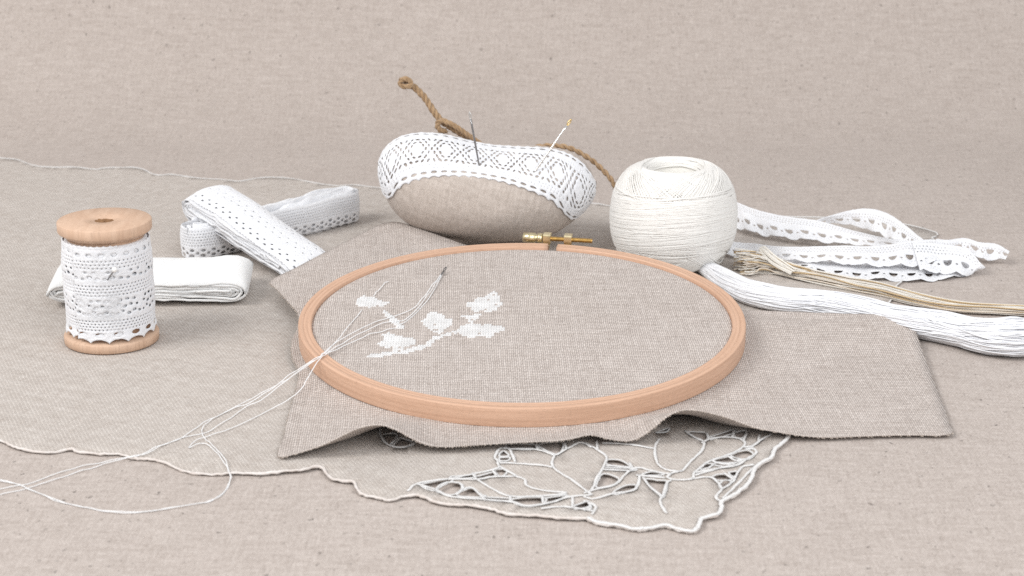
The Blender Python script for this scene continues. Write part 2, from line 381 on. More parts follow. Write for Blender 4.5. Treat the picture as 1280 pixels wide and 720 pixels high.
holes5 = [[(285, 400), (430, 376), (434, 390), (375, 408), (345, 432), (285, 414)], [(375, 428), (440, 397), (498, 405), (508, 425), (470, 452), (430, 456), (372, 442)],
 [(525, 440), (570, 430), (600, 450), (630, 472), (490, 466)], [(455, 350), (568, 340), (574, 356), (460, 363)], [(592, 350), (688, 327), (710, 342), (620, 361)],
 [(704, 312), (760, 308), (772, 325), (742, 346), (718, 332)], [(652, 478), (780, 485), (785, 500), (652, 492)], [(815, 490), (982, 485), (985, 515), (900, 528), (822, 510)],
 [(1002, 488), (1130, 475), (1060, 503), (1005, 512)], [(733, 212), (757, 198), (785, 222), (740, 226)], [(735, 236), (790, 236), (780, 252), (740, 252)],
 [(1175, 532), (1250, 513), (1262, 535), (1190, 547)], [(790, 155), (940, 160), (942, 184), (800, 180)], [(970, 160), (1100, 150), (1085, 208), (1030, 200)],
 [(35, 105), (120, 100), (80, 150)], [(105, 162), (160, 122), (220, 155), (150, 168)]]
holes6 = [[(145, 258), (215, 262), (265, 295), (150, 285)], [(130, 303), (285, 310), (285, 319), (140, 317)], [(90, 375), (120, 345), (200, 370), (170, 398), (80, 412)],
 [(175, 452), (230, 415), (297, 408), (295, 427), (225, 450)], [(350, 341), (400, 330), (468, 344), (380, 348)], [(372, 376), (430, 382), (487, 392), (466, 462), (440, 452), (388, 405)],
 [(690, 310), (720, 284), (765, 284), (742, 300)], [(772, 260), (862, 240), (930, 262), (850, 272)], [(882, 222), (960, 200), (1002, 225), (962, 248), (890, 236)],
 [(760, 282), (830, 276), (895, 285), (860, 298)], [(768, 355), (830, 345), (878, 365), (860, 373), (785, 373)], [(862, 332), (905, 328), (898, 350), (875, 350)],
 [(802, 402), (830, 380), (872, 388), (822, 418)], [(620, 88), (720, 92), (725, 128), (692, 132)], [(748, 112), (876, 74), (882, 92), (765, 122)], [(895, 88), (960, 78), (940, 115), (902, 112)],
 [(962, 182), (1030, 145), (1052, 132), (1003, 168)], [(430, 85), (500, 62), (490, 80)]]
hp = [spline([G5(*q) for q in h], 4, True) for h in holes5] + [spline([G6(*q) for q in h], 4, True) for h in holes6]
hp = [h.mean(0) + (h - h.mean(0)) * [1.10, 1.22] for h in hp]
def inside(pts, poly):
    x, y = pts[:, 0], pts[:, 1]; r = np.zeros(len(pts), bool); n = len(poly)
    for i in range(n):
        x1, y1 = poly[i]; x2, y2 = poly[(i + 1) % n]
        if y1 == y2: continue
        c = ((y1 > y) != (y2 > y)) & (x < (x2 - x1) * (y - y1) / (y2 - y1) + x1); r ^= c
    return r
pts = [np.asarray(outline)]; edges = []; n0 = len(outline); edges += [(i, (i + 1) % n0) for i in range(n0)]
for h in hp:
    k = len(h); edges += [(n0 + i, n0 + (i + 1) % k) for i in range(k)]; pts.append(h); n0 += k
gx, gy = np.meshgrid(np.arange(-40, 22, .8), np.arange(-19, 41, .8)); gp = np.stack([gx.ravel(), gy.ravel()], -1) + rng.uniform(-.1, .1, (gx.size, 2))
gp = gp[inside(gp, outline)]; pts.append(gp)
allp = np.vstack(pts)
res = delaunay_2d_cdt([Vector(p) for p in allp], edges, [], 0, 1e-5)
cv = np.array([tuple(v) for v in res[0]]); cf = np.array([tuple(f) for f in res[2] if len(f) == 3])
cen = cv[cf].mean(1); keep = inside(cen, outline)
for h in hp: keep &= ~inside(cen, h)
cf = cf[keep]
V = np.column_stack([cv, cloth_z(cv[:, 0], cv[:, 1])])
cl = thing('tablecloth', 'large beige linen tablecloth with scalloped border and white cutwork corner, under everything', 'tablecloth', (0, 0, .02))
b = build('cloth', V, cf.tolist(), M['cloth'], cl, uv=cv)
md = b.modifiers.new('thickness', 'SOLIDIFY'); md.thickness = .04 * CM; md.offset = -1
def on_cloth(p, dz=0.): p = np.asarray(p)[:, :2]; return np.column_stack([p, cloth_z(p[:, 0], p[:, 1]) + dz])
def rough(path, a, f, seed):
    t = np.arange(len(path)) * f; q = path.copy()
    for k in range(3): q[:, k] += a * vnoise(t, 0 * t + k * 9.1, seed + k)
    return q
ep = on_cloth(spline(outline[:len(front)], 3), 0.0)
build('border', *tube(rough(ep, .025, .5, 1), .058 + .016 * vnoise(np.arange(len(ep)) * .4, 0 * ep[:, 0], 2), 6)[:2], M['edging'], cl)
mb = MB()
for seg, rr in ((spline(np.vstack([right, right2]), 2), .06), (spline(back, 2), .06)):
    e2 = on_cloth(seg, .0); mb.add(*tube(rough(e2, .02, .5, 5), rr * .72, 6))
mb.build('border', M['cord'], cl)
ep = on_cloth(spline(front[-66:], 3), 0.06)
V_, F_, U_ = flat(tube(rough(ep, .02, .5, 3), .085, 8), 8, .5); build('border_stitching', V_, F_, M['cord'], cl, uv=U_)
cords5 = [[(190, 440), (250, 400), (430, 372), (540, 345), (700, 308), (735, 288)], [(250, 405), (350, 435), (450, 478), (640, 492), (800, 508), (900, 532), (1050, 512), (1130, 487), (1280, 470)],
 [(430, 375), (600, 370), (700, 355), (830, 350)], [(600, 375), (700, 435), (790, 473), (930, 477), (1130, 468)], [(820, 350), (880, 370), (895, 410), (980, 440), (1130, 460)], [(720, 262), (735, 290), (830, 350)],
 [(735, 265), (705, 235), (735, 185), (790, 190), (810, 230), (825, 265)], [(735, 180), (800, 187), (930, 188), (1000, 205), (1060, 225), (1130, 190), (1210, 152), (1280, 180)], [(735, 270), (860, 275), (1000, 290), (1050, 300)],
 [(1060, 225), (1045, 260), (1050, 300), (1110, 345), (1180, 390), (1240, 440), (1280, 470)], [(1130, 190), (1115, 150)], [(950, 160), (957, 190)], [(980, 548), (1100, 538), (1200, 550), (1290, 562)], [(1165, 490), (1165, 535), (1170, 550)], [(1255, 510), (1275, 545), (1250, 555)],
 [(573, 332), (590, 360)], [(692, 318), (716, 345)], [(350, 440), (385, 408), (440, 393), (500, 400), (515, 432)], [(475, 468), (520, 432), (570, 426), (605, 455), (640, 488)], [(640, 490), (650, 470)], [(795, 472), (800, 505)], [(985, 478), (992, 515)],
 [(20, 60), (30, 110), (70, 160), (150, 178), (230, 155)], [(90, 155), (140, 120), (200, 140)]]
cords6 = [[(0, 150), (70, 190), (130, 240), (120, 290), (75, 370), (60, 410), (40, 445)], [(75, 140), (80, 190)], [(110, 155), (270, 165), (350, 180), (415, 190)],
 [(445, 130), (420, 190), (430, 270), (470, 310), (520, 325), (580, 325), (630, 270), (690, 210), (710, 150), (640, 110), (600, 80)], [(580, 325), (520, 340), (495, 365), (560, 378), (640, 372), (650, 340), (690, 330), (900, 293), (960, 255), (1020, 215), (1005, 190), (960, 195)],
 [(700, 155), (740, 130), (800, 120), (880, 118), (940, 135), (950, 170), (880, 218), (770, 258), (720, 282), (650, 340)], [(740, 130), (728, 90)], [(880, 118), (890, 75)], [(945, 140), (965, 95)], [(1035, 140), (1040, 100)],
 [(0, 482), (60, 495), (180, 458), (290, 440), (320, 400), (330, 350)], [(0, 458), (90, 430), (190, 402), (240, 350), (300, 310), (350, 312), (440, 335), (520, 345)], [(110, 318), (290, 325)], [(130, 295), (285, 305)], [(310, 352), (380, 357), (480, 367)],
 [(350, 365), (390, 415), (460, 475)], [(515, 380), (490, 400), (470, 465), (450, 500), (470, 550), (490, 575)], [(640, 372), (740, 362), (790, 390), (815, 430), (780, 475), (815, 503)],
 [(815, 430), (880, 390), (902, 350), (940, 302), (1005, 290)], [(660, 352), (830, 303), (900, 293)], [(750, 262), (800, 280), (870, 290)], [(850, 235), (900, 262), (960, 255)], [(830, 340), (880, 370), (895, 375)], [(950, 180), (1000, 170), (1060, 128), (1110, 100)],
 [(0, 508), (40, 520), (70, 545), (45, 580)], [(40, 545), (0, 560)], [(270, 280), (290, 310)], [(1000, 310), (940, 370), (870, 440), (820, 480)]]
mb = MB()
for cs, G in ((cords5, G5), (cords6, G6)):
    for c in cs:
        p = spline([G(*q) for q in c], 6); p = rough(on_cloth(p, .05), .012, .6, len(c))
        mb.add(*flat(tube(p, .054 + .014 * vnoise(np.arange(len(p)) * .7, 0 * p[:, 0], 3), 8), 8, .5))
for h in hp:
    p = on_cloth(spline(h, 2, True), .02); mb.add(*flat(tube(rough(p, .012, .6, len(h)), .045, 6, True), 6, .5))
mb.build('cutwork_stitching', M['cord'], cl)

# ------------------------------------------------------------------ embroidery hoop (tilted: rests on its front edge and the brass fitting)
HH = .86; TAU = R_(3.45); HC = np.array([.45, 0, .20 + 10 * math.sin(TAU)])
ct, st_ = math.cos(TAU), math.sin(TAU)
def HL(p):                                  # hoop frame -> place
    p = np.asarray(p, float); x, y, z = p[..., 0], p[..., 1], p[..., 2]
    return np.stack([x, y * ct - z * st_, y * st_ + z * ct], -1) + HC
def HP(px, py, zl):                         # sighting on the hoop's own plane, in the hoop frame
    d = ray(px, py); n = np.array([0, -st_, ct]); o = HC + n * zl
    q = CAMP + d * (np.dot(o - CAMP, n) / np.dot(d, n)) - HC
    return np.array([q[0], q[1] * ct + q[2] * st_, zl])
hoop = thing('embroidery_hoop', 'round beech wood embroidery hoop with a brass screw at its back', 'embroidery hoop', (HC[0], HC[1], .1))
def ring_profile(r0, r1, z0, z1, bev):
    p = []
    for (cx, cz, a0) in ((r1 - bev, z0 + bev, -90), (r1 - bev, z1 - bev, 0), (r0 + bev, z1 - bev, 90), (r0 + bev, z0 + bev, 180)):
        for k in range(4): a = R_(a0 + 30 * k); p.append((cx + bev * math.cos(a), cz + bev * math.sin(a)))
    return np.array(p)
def ring(prof, a0, a1, n):
    full = abs(a1 - a0) > 359.9; a = np.radians(np.linspace(a0, a1, n, endpoint=not full)); m = len(prof)
    wr = .02 * np.sin(2 * a + .6) + .012 * np.sin(3 * a)
    X = np.stack([(prof[None, :, 0] + wr[:, None]) * np.cos(a)[:, None], (prof[None, :, 0] + wr[:, None]) * np.sin(a)[:, None], np.broadcast_to(prof[None, :, 1], (n, m))], -1)
    L = np.concatenate([[0], np.cumsum(np.linalg.norm(np.diff(prof, axis=0), axis=1))])
    U = np.stack(np.broadcast_arrays((a * 10)[:, None], L[None, :]), -1).reshape(-1, 2); F = []
    for i in range(n if full else n - 1):
        j = (i + 1) % n
        for k in range(m): F.append((i * m + k, j * m + k, j * m + (k + 1) % m, i * m + (k + 1) % m))
    if not full: F.append(tuple(range(m))); F.append(tuple((n - 1) * m + k for k in range(m - 1, -1, -1)))
    return HL(X).reshape(-1, 3), F, U
GAP = 80.7
hpf = ring_profile(9.40, 10.0, 0, HH, .06); gv = [(9.77, HH), (9.757, HH - .016), (9.744, HH), (9.60, HH), (9.592, HH - .008), (9.584, HH)]
hpf = np.vstack([hpf[:8], gv, hpf[8:]])
V, F, U = ring(hpf, GAP + 1.4, GAP + 360 - 1.4, 220); o = build('outer_ring', V, F, M['hoop'], hoop, uv=U)
V, F, U = ring(ring_profile(9.08, 9.37, .05, .50, .05), 0, 360, 200); build('inner_ring', V, F, M['hoop'], hoop, uv=U)
# brass fitting, tangent to the ring at the gap
ga = R_(GAP); er = np.array([math.cos(ga), math.sin(ga), 0]); et = np.array([math.sin(ga), -math.cos(ga), 0]); ez = np.array([0, 0, 1.])
def HB(t, r, z): return HL(np.asarray(t)[..., None] * et + np.asarray(r)[..., None] * er + np.asarray(z)[..., None] * ez)
def hbox(t0, t1, r0, r1, z0, z1, bev=.03):
    import itertools
    V = []; 
    for (t, s1) in ((t0, 1), (t1, -1)):
        for (r, z) in ((r0 + bev, z0), (r1 - bev, z0), (r1, z0 + bev), (r1, z1 - bev), (r1 - bev, z1), (r0 + bev, z1), (r0, z1 - bev), (r0, z0 + bev)): V.append((t, r, z))
    V = np.array(V); F = [tuple(range(7, -1, -1)), tuple(range(8, 16))] + [(i, (i + 1) % 8, 8 + (i + 1) % 8, 8 + i) for i in range(8)]
    return HB(V[:, 0], V[:, 1], V[:, 2]), F
AX_R, AX_Z = 10.38, .96
def cyl(t0, t1, r, n=16, prof=None):
    prof = prof or [(t0, r * .8), (t0 + .03, r), (t1 - .03, r), (t1, r * .8)]
    V = []; a = np.linspace(0, 2 * math.pi, n, endpoint=False)
    for (t, rr) in prof: V.append(HB(np.full(n, t), AX_R + rr * np.cos(a), AX_Z + rr * np.sin(a)))
    m = len(prof); F = [(i * n + k, i * n + (k + 1) % n, (i + 1) * n + (k + 1) % n, (i + 1) * n + k) for i in range(m - 1) for k in range(n)]
    F += [tuple(range(n - 1, -1, -1)), tuple((m - 1) * n + k for k in range(n))]
    return np.vstack(V), F
V, F = cyl(0, 0, 0, 18, [(-1.60, .16), (-1.57, .25), (-.98, .26), (-.95, .20), (-.86, .20), (-.84, .25), (-.62, .25), (-.60, .2)]); build('screw_head', V, F, M['brass'], hoop)
pr = []
for k in range(72):
    t = -.2 + k * .0295; pr.append((t, .105 + (.022 if k % 2 else -.012)))
V, F = cyl(0, 0, 0, 14, pr); build('screw', V, F, M['brass_dark'], hoop)
for (t0, t1) in ((-.56, -.18), (.50, .88)):
    mb = MB(); mb.add(*hbox(t0, t1, AX_R - .24, AX_R + .24, AX_Z - .22, AX_Z + .27, .06)); lug = mb.build('lug', M['brass'], hoop, smooth=False)
    mb = MB(); mb.add(*hbox(t0 - (.9 if t0 < 0 else -.1), t1 + (.9 if t0 > 0 else -.1), 10.0, 10.06, .12, .74, .02)); mb.add(*hbox(t0 + .05, t1 - .05, 10.02, AX_R, .5, .74, .02)); mb.build('mounting_plate', M['brass'], hoop, smooth=False)

# ------------------------------------------------------------------ linen held in the hoop
fab = thing('embroidery_fabric', 'square of coarse beige evenweave linen stretched in the wooden hoop, edges loose', 'fabric', (HC[0], HC[1], .1))
_fl, _fr = P(348, 571, .26), P(1190, 543, .12)
def frontline(x): return _fl[1] + (x - _fl[0]) / (_fr[0] - _fl[0]) * (_fr[1] - _fl[1])
def FE(px, py):
    y = -11.
    for k in range(4): q = PY(px, py, y); y = frontline(q[0])
    q = PY(px, py, y); q[2] = max(q[2], .26 if q[0] < 10 else .07); return q
bd = [P(348, 571, .26)] + [FE(*q) for q in [(375, 566), (400, 558), (420, 549), (438, 540), (458, 533), (478, 532), (495, 538), (515, 549), (535, 557), (560, 559), (600, 556.5), (640, 554), (690, 552), (715, 549), (738, 544), (760, 549), (785, 552), (803, 546), (818, 535), (835, 521), (855, 513), (880, 515), (910, 523), (944, 535), (975, 541), (1010, 546), (1053, 548), (1112, 548)]]
bd += [P(*q) for q in [(1150, 546.5, .08), (1189, 543, .2), (1187, 532, .18), (1180, 510, .15), (1172, 490, .15), (1155, 445, .3), (1144, 415, .55), (1135, 395, .75), (1110, 394, .7), (1060, 393, .7), (1000, 391, .7), (950, 389, .75), (915, 387, .75)]]
bd += [HL([10.4 * math.cos(R_(a)), 10.4 * math.sin(R_(a)), -.25]) for a in (28, 40, 52, 64, 76, 88)]
bd += [P(*q) for q in [(590, 309, 1.0), (560, 299, 1.25), (530, 288, 1.5), (510, 281.5, 1.6), (492, 278, 1.6), (474, 281.5, 1.5), (450, 293.5, 1.4), (425, 306.5, 1.35), (400, 319.5, 1.3), (370, 335.5, 1.15), (338, 352, .95), (347, 363, .9), (360, 378, .85), (372, 392, .8)]]
bd += [HL([10.35 * math.cos(R_(a)), 10.35 * math.sin(R_(a)), -.25]) for a in (172, 182, 192, 200)]
bd += [P(372, 480, .25), P(364, 508, .26), P(356, 540, .26)]
bd = spline(np.array(bd), 5, True)
ang = np.unwrap(np.arctan2(bd[:, 1] - HC[1], bd[:, 0] - HC[0])); o_ = np.argsort(ang); ang, bd = ang[o_], bd[o_]
NA = 420; A = np.linspace(ang[0], ang[0] + 2 * np.pi, NA, endpoint=False)
ang_e = np.concatenate([ang, ang + 2 * np.pi]); bd_e = np.vstack([bd, bd])
BD = np.stack([np.interp(A, ang_e, bd_e[:, k]) for k in range(3)], -1)
FZ = HH - .17
rad = np.concatenate([np.linspace(.02, 1, 26) ** .8 * 9.2, [9.28, 9.34, 9.40, 9.45]])
zl = np.where(rad <= 9.2, FZ - .05 * np.cos(rad / 9.2 * 1.5), FZ)
zl[-4:] = [FZ - .012, FZ - .03, FZ - .08, FZ - .2]
rad = np.concatenate([rad, [9.45, 9.8]]); zl = np.concatenate([zl, [-.03, -.04]])
rows = [HL(np.stack([r * np.cos(A), r * np.sin(A), np.full(NA, z)], -1)) for r, z in zip(rad, zl)]
ringp = rows[-1]; NS = 18
flat_uv = []
for r in rad: flat_uv.append(np.stack([r * np.cos(A), r * np.sin(A)], -1))
for k in range(1, NS + 1):
    t = k / NS; q = ringp * (1 - t) + BD * t
    ln = np.linalg.norm((BD - ringp)[:, :2], axis=1); sag = np.clip(ln / 4, 0, 1)
    lo = cloth_z(q[:, 0], q[:, 1]) + .05
    te = np.where(BD[:, 2] > .6, t ** 1.35, t ** .8)
    q[:, 2] = ringp[:, 2] * (1 - te) + BD[:, 2] * te - sag * .35 * math.sin(math.pi * t) * np.clip((1.1 - BD[:, 2]) / .9, 0, 1)
    q[:, 2] += .09 * sag * math.sin(math.pi * min(1, t * 1.15)) * vnoise(A * 6, 0 * A + t * 2, 21)
    q[:, 2] = np.maximum(q[:, 2], np.where(q[:, 0] < 19.5, lo, .06))
    rows.append(q); flat_uv.append((q[:, :2] - HC[:2]))
X = np.stack(rows, 1); V, F = grid(X, True); F.append(tuple(i * X.shape[1] for i in range(NA - 1, -1, -1)))
U = np.stack(flat_uv, 1).reshape(-1, 2)
o = build('linen_square', V, F, M['even'], fab, uv=U); md = o.modifiers.new('thickness', 'SOLIDIFY'); md.thickness = .045 * CM; md.offset = -1
mb = MB(); last = rows[-1]; prev = rows[-2]; vis = [i for i in range(NA) if last[i, 1] < 0 or last[i, 0] > 12 or last[i, 0] < -6]
for i in vis:
    for k in range(2):
        f = random.random(); j = (i + 1) % NA; q = last[i] * (1 - f) + last[j] * f; d = norm(last[i] - prev[i]); L_ = random.uniform(.02, .075)
        side = norm(last[j] - last[i]) * random.uniform(-.04, .04)
        mb.add(*tube(np.array([q - d * .06, q + d * L_ * .5 + side * .3, q + d * L_ + side - [0, 0, .01]]) - [0, 0, .015], .013, 4))
fr = mb.build('frayed_edge', M['ravel'], fab); fr['kind'] = 'stuff'
# cross stitches, on a counted grid; one part per motif
def stitch_motif(poly, name='embroidered_leaf', pitch=.118, dens=.95, label=None):
    pl = np.array([HP(x, y, FZ)[:2] for x, y in poly]); mb = MB()
    py_ = pitch * 1.75; pp = np.array([pitch, py_])
    x0, y0 = np.floor(pl.min(0) / pp).astype(int); x1, y1 = np.ceil(pl.max(0) / pp).astype(int)
    g = np.array([(i * pitch, j * py_) for i in range(x0, x1 + 1) for j in range(y0, y1 + 1)])
    g = g[inside(g, pl)]
    for (x, y) in g:
        if random.random() > dens: continue
        for d in (1, -1):
            h = pitch * .58; hy = py_ * .50; jx, jy = random.uniform(-.018, .018), random.uniform(-.018, .018)
            base = FZ - .05 * math.cos(min(1, math.hypot(x, y) / 9.2) * 1.5)
            zt = .035 + (.02 if d > 0 else 0)
            p = np.array([(x - h + jx, y - hy * d + jy, base), (x - h * .5, y - hy * .5 * d, base + zt), (x, y, base + zt + .012), (x + h * .5, y + hy * .5 * d, base + zt), (x + h - jx, y + hy * d, base)])
            mb.add(*tube(HL(p), [.018, .030, .033, .030, .018], 6))
    if mb.n: mb.build(name, M['stitch'], fab)
E1 = lambda l: [(440 + x / 7.2, 355 + y / 7.2) for x, y in l]
E2 = lambda l: [(515 + x / 9.0, 355 + y / 9.0) for x, y in l]
motifs = [E1([(40, 185), (55, 135), (100, 110), (150, 125), (225, 130), (250, 155), (330, 165), (335, 185), (300, 200), (240, 212), (150, 218), (110, 207), (60, 202)]),
 E1([(260, 248), (300, 235), (345, 270), (400, 310), (430, 350), (470, 385), (455, 412), (415, 407), (380, 368), (340, 335), (300, 288)]),
 E1([(245, 455), (340, 445), (410, 455), (470, 490), (540, 490), (570, 510), (560, 545), (480, 570), (470, 590), (440, 640), (370, 640), (360, 590), (300, 582), (230, 542), (270, 520), (300, 490)]),
 E2([(100, 425), (150, 385), (165, 330), (260, 322), (330, 335), (380, 365), (385, 400), (450, 382), (465, 440), (430, 482), (370, 502), (330, 560), (270, 567), (200, 512), (150, 472)]),
 E2([(480, 535), (520, 490), (620, 458), (760, 452), (920, 462), (1020, 482), (1068, 505), (1030, 532), (940, 552), (880, 603), (780, 592), (640, 602), (560, 575)]),
 E2([(585, 195), (630, 203), (700, 210), (730, 140), (790, 165), (850, 130), (920, 88), (975, 120), (980, 180), (1020, 225), (970, 262), (970, 302), (860, 312), (770, 302), (750, 350), (700, 320), (660, 292), (620, 262)]),
 E2([(515, 345), (600, 358), (700, 343), (790, 343), (740, 388), (690, 412), (680, 445), (650, 435), (610, 392), (560, 368)])]
for m_ in motifs: stitch_motif(m_)
for m_ in (E1([(130, 645), (200, 640), (270, 625), (340, 608), (370, 620), (350, 648), (280, 660), (240, 668), (140, 668)]), E1([(440, 602), (520, 582), (600, 560), (670, 540), (720, 508), (720, 553), (640, 593), (560, 608), (470, 642)]),
           E2([(120, 702), (200, 638), (240, 598), (300, 585), (380, 565), (490, 520), (520, 542), (470, 570), (350, 597), (270, 635), (240, 675), (160, 704)])): stitch_motif(m_, 'embroidered_stem')

# ------------------------------------------------------------------ wooden spool, lace wound on it, pearl pin
SC = np.array([-18.32, 1.2, .12])
SH = PY(130, 274, SC[1])[2] - SC[2]
sp_ = thing('wooden_spool', 'wooden spool wound with white lace, standing upright at left', 'spool', SC)
V, F, U = lathe([(.55, .0), (2.06, .0), (2.13, .05), (2.14, .36), (2.10, .42), (1.9, .5), (1.4, .56), (.55, .56)], 72, SC); build('lower_flange', V, F, M['spool'], sp_, uv=U)
V, F, U = lathe([(.55, SH - .86), (1.5, SH - .86), (1.85, SH - .62), (2.07, SH - .47), (2.10, SH - .42), (2.10, SH - .05), (2.05, SH), (1.0, SH - .005), (.72, SH - .012), (.70, SH - .03), (.46, SH - .035), (.42, SH - .09), (.42, SH - .8)], 72, SC); build('upper_flange', V, F, M['spool'], sp_, uv=U)
V, F, U = lathe([(.5, .4), (1.7, .4), (1.7, SH - .7), (.5, SH - .7)], 48, SC); build('barrel', V, F, M['spool'], sp_, uv=U)
mb = MB(); a = np.linspace(0, 2 * np.pi, 24, endpoint=False)
X = np.stack([np.stack([r * np.cos(a), r * np.sin(a), SH - .10 + .05 * vnoise(r * 16 * np.cos(a), r * 16 * np.sin(a), 2) + 0 * a], -1) for r in (.02, .12, .22, .32, .44)], 1) + SC
V, F = grid(X, True); build('paper_plug', V, F, M['plug'], sp_)

def f_spool(u, v, W=4.55):
    p = .80
    low = .21 * np.abs(np.sin(np.pi * u / p)) ** .55 + 0 * v; top = W - .05 * np.abs(np.sin(np.pi * u / .3)) + 0 * v
    d = np.minimum(v - low, top - v)
    d = np.minimum(d, holes(u, v, p, [(.4, .43, .20, .10, 0)]))
    d = np.minimum(d, net(u, v, .165, .14, .036, .66, 1.10))
    d = np.minimum(d, holes(u, v, 1.25, [(.1, 1.42, .08, .055, 20), (.35, 1.50, .10, .06, -10), (.62, 1.40, .09, .065, 0), (.88, 1.53, .07, .055, 30), (1.1, 1.42, .05, .05, 0), (.2, 1.75, .06, .05, 0), (.5, 1.80, .09, .06, 15), (.78, 1.74, .10, .065, -20), (1.05, 1.84, .08, .05, 0), (.33, 2.04, .085, .06, 0), (.66, 2.08, .10, .055, 12), (.95, 2.06, .07, .06, -25)]))
    d = np.minimum(d, net(u, v, .17, .15, .036, 2.32, 2.90))
    d = np.minimum(d, holes(u, v, 1.0, [(.15, 3.12, .10, .06, 0), (.5, 3.18, .12, .075, 12), (.82, 3.1, .08, .055, 0), (.3, 3.42, .06, .05, 0), (.68, 3.42, .07, .05, 0)]))
    d = np.minimum(d, net(u, v, .19, .16, .034, 3.62, 3.95))
    return np.minimum(d, holes(u, v, .55, [(.27, 4.22, .13, .085, 8)]))
LS = 2 * math.pi * 1.92 + 2.2; HT = SH - .86 - .42
def spool_map(r0, grow, phi_end, z0, scale, slope):
    def f(u, v, h):
        phi = R_(phi_end) + (LS - u) / 1.94
        zz = z0 + v * scale + slope * (u - LS + 1.0)
        t = v * scale / HT
        r = r0 + grow * u / LS + h + .03 * vnoise(u * 1.2, v * 1.5, 13) + .05 * np.sin(np.pi * np.clip(t, 0, 1)) + .08 * np.exp(-(v / .35) ** 2) - .06 * np.clip(t - .85, 0, 1) * 6
        return np.stack([SC[0] + r * np.cos(phi), SC[1] + r * np.sin(phi), SC[2] + zz], -1)
    return f
lw = thing('wound_lace', 'white cotton lace with pointed edge wound round the wooden spool', 'lace', SC + [0, 0, .5])
V, F, U = lathe([(1.62, 1.0), (1.82, 1.06), (1.85, 1.3), (1.88, 2.4), (1.87, HT - .2), (1.85, HT + .42), (1.62, HT + .50)], 72, SC); build('inner_windings', V, F, M['lace_under'], lw, uv=U)
V, F, U = lace(lambda u, v: f_spool(u + .37, v), LS, 4.55, .042, spool_map(1.875, .02, 40, .98, (HT - .58) / 4.55, .004), .025); build('lace_under_layer', V, F, M['lace'], lw, uv=U)
V, F, U = lace(f_spool, LS, 4.55, .034, spool_map(1.915, .06, -124, .47, (HT - .02) / 4.55, -.008), .035); build('lace_top_layer', V, F, M['lace'], lw, uv=U)
pin = thing('pearl_headed_pin', 'small white pearl headed pin stuck in the lace on the spool', 'pin', PY(143, 338, SC[1] - 2.08))
ph = PY(143, 337, SC[1] - 2.15); pe = PY(134.5, 350, SC[1] - 2.0)
V, F, U = lathe([(.001, -.12), (.07, -.1), (.115, -.04), (.12, .02), (.08, .095), (.001, .125)], 20, ph, closed=False); build('pin_head', V, F, M['pin'], pin)
V, F, U = tube(np.array([ph, (ph * .5 + pe * .5) + [0, -.02, 0], pe]), .028, 8); build('pin_shaft', V, F, M['steel'], pin)

# ------------------------------------------------------------------ folded bundles: a ribbon wound into a flat coil
class Coil:
    def __init__(s, length, thick, turns, O, ex, ez, ew, bend=0., wav=.10, seed=0, taper=0., n=80, wedge=0.):
        d = (thick / 2 - .09) / turns; p = []
        for i in range(int(turns * n) + 1):
            w = (i / n) % 1.0; off = i / n * d; r = max(thick / 2 - off, .05); a = (length - thick) / 2
            per = 4 * a + 2 * math.pi * r; q = w * per
            if q < 2 * a: x, z = -a + q, r
            elif q < 2 * a + math.pi * r: t = (q - 2 * a) / r; x, z = a + r * math.sin(t), r * math.cos(t)
            elif q < 4 * a + math.pi * r: x, z = a - (q - 2 * a - math.pi * r), -r
            else: t = (q - 4 * a - math.pi * r) / r; x, z = -a - r * math.sin(t), -r * math.cos(t)
            k = 1 + wav * float(vnoise(x * .45 + 7 * (z > 0), i / n * .55, seed)) * (0.25 if i < n else 1) - taper * math.cos(x / a * 1.2) * .5 - wedge * x / a
            p.append((x, z * k + bend * (x / a) ** 2 + .04 * float(vnoise(x * .8, 3.3, seed + 2))))
        s.p = np.array(p); s.S = np.concatenate([[0], np.cumsum(np.linalg.norm(np.diff(s.p, axis=0), axis=1))])
        T = norm(np.gradient(s.p, axis=0)); s.N = np.stack([-T[:, 1], T[:, 0]], -1)
        s.O, s.ex, s.ez, s.ew = map(np.asarray, (O, ex, ez, ew)); s.turn = n; s.seed = seed; s.len = s.S[-1]
    def map(s, W, u0=0., jit=.05):
        droop = getattr(s, 'droop', .2)
        def f(u, v, h):
            q = u + u0; I = lambda c: np.interp(q, s.S, c)
            x, z = I(s.p[:, 0]) + h * I(s.N[:, 0]), I(s.p[:, 1]) + h * I(s.N[:, 1])
            w = v - W / 2 + jit * vnoise(q * .35, 0 * q, s.seed + 5) + jit * .5 * vnoise(q * 1.3, 0 * q, s.seed + 6)
            z = z - droop * np.abs(v / W * 2 - 1) ** 3 * np.sign(z) * (.4 + .6 * np.minimum(np.abs(z), 1)) + .05 * vnoise(x * .6, v * .9, s.seed + 9)
            return s.O + x[:, None] * s.ex + z[:, None] * s.ez + w[:, None] * s.ew
        return f
    def sheet(s, W, a, b, jit=.08, nv=5, edge=.0):
        u = np.arange(a, b, .12); v = np.linspace(0, W, nv); uu, vv = np.meshgrid(u, v, indexing='ij')
        ripple = edge * vnoise(uu.ravel() * 2.5, 0 * uu.ravel(), 31) * np.abs(vv.ravel() / W - .5) * 2
        X = s.map(W, 0, jit)(uu.ravel(), vv.ravel(), ripple).reshape(len(u), nv, 3)
        V, F = grid(X); return V, F, np.stack([uu.ravel(), vv.ravel()], -1)
def solid(o, t, off=0): m = o.modifiers.new('thickness', 'SOLIDIFY'); m.thickness = t * CM; m.offset = off; return o

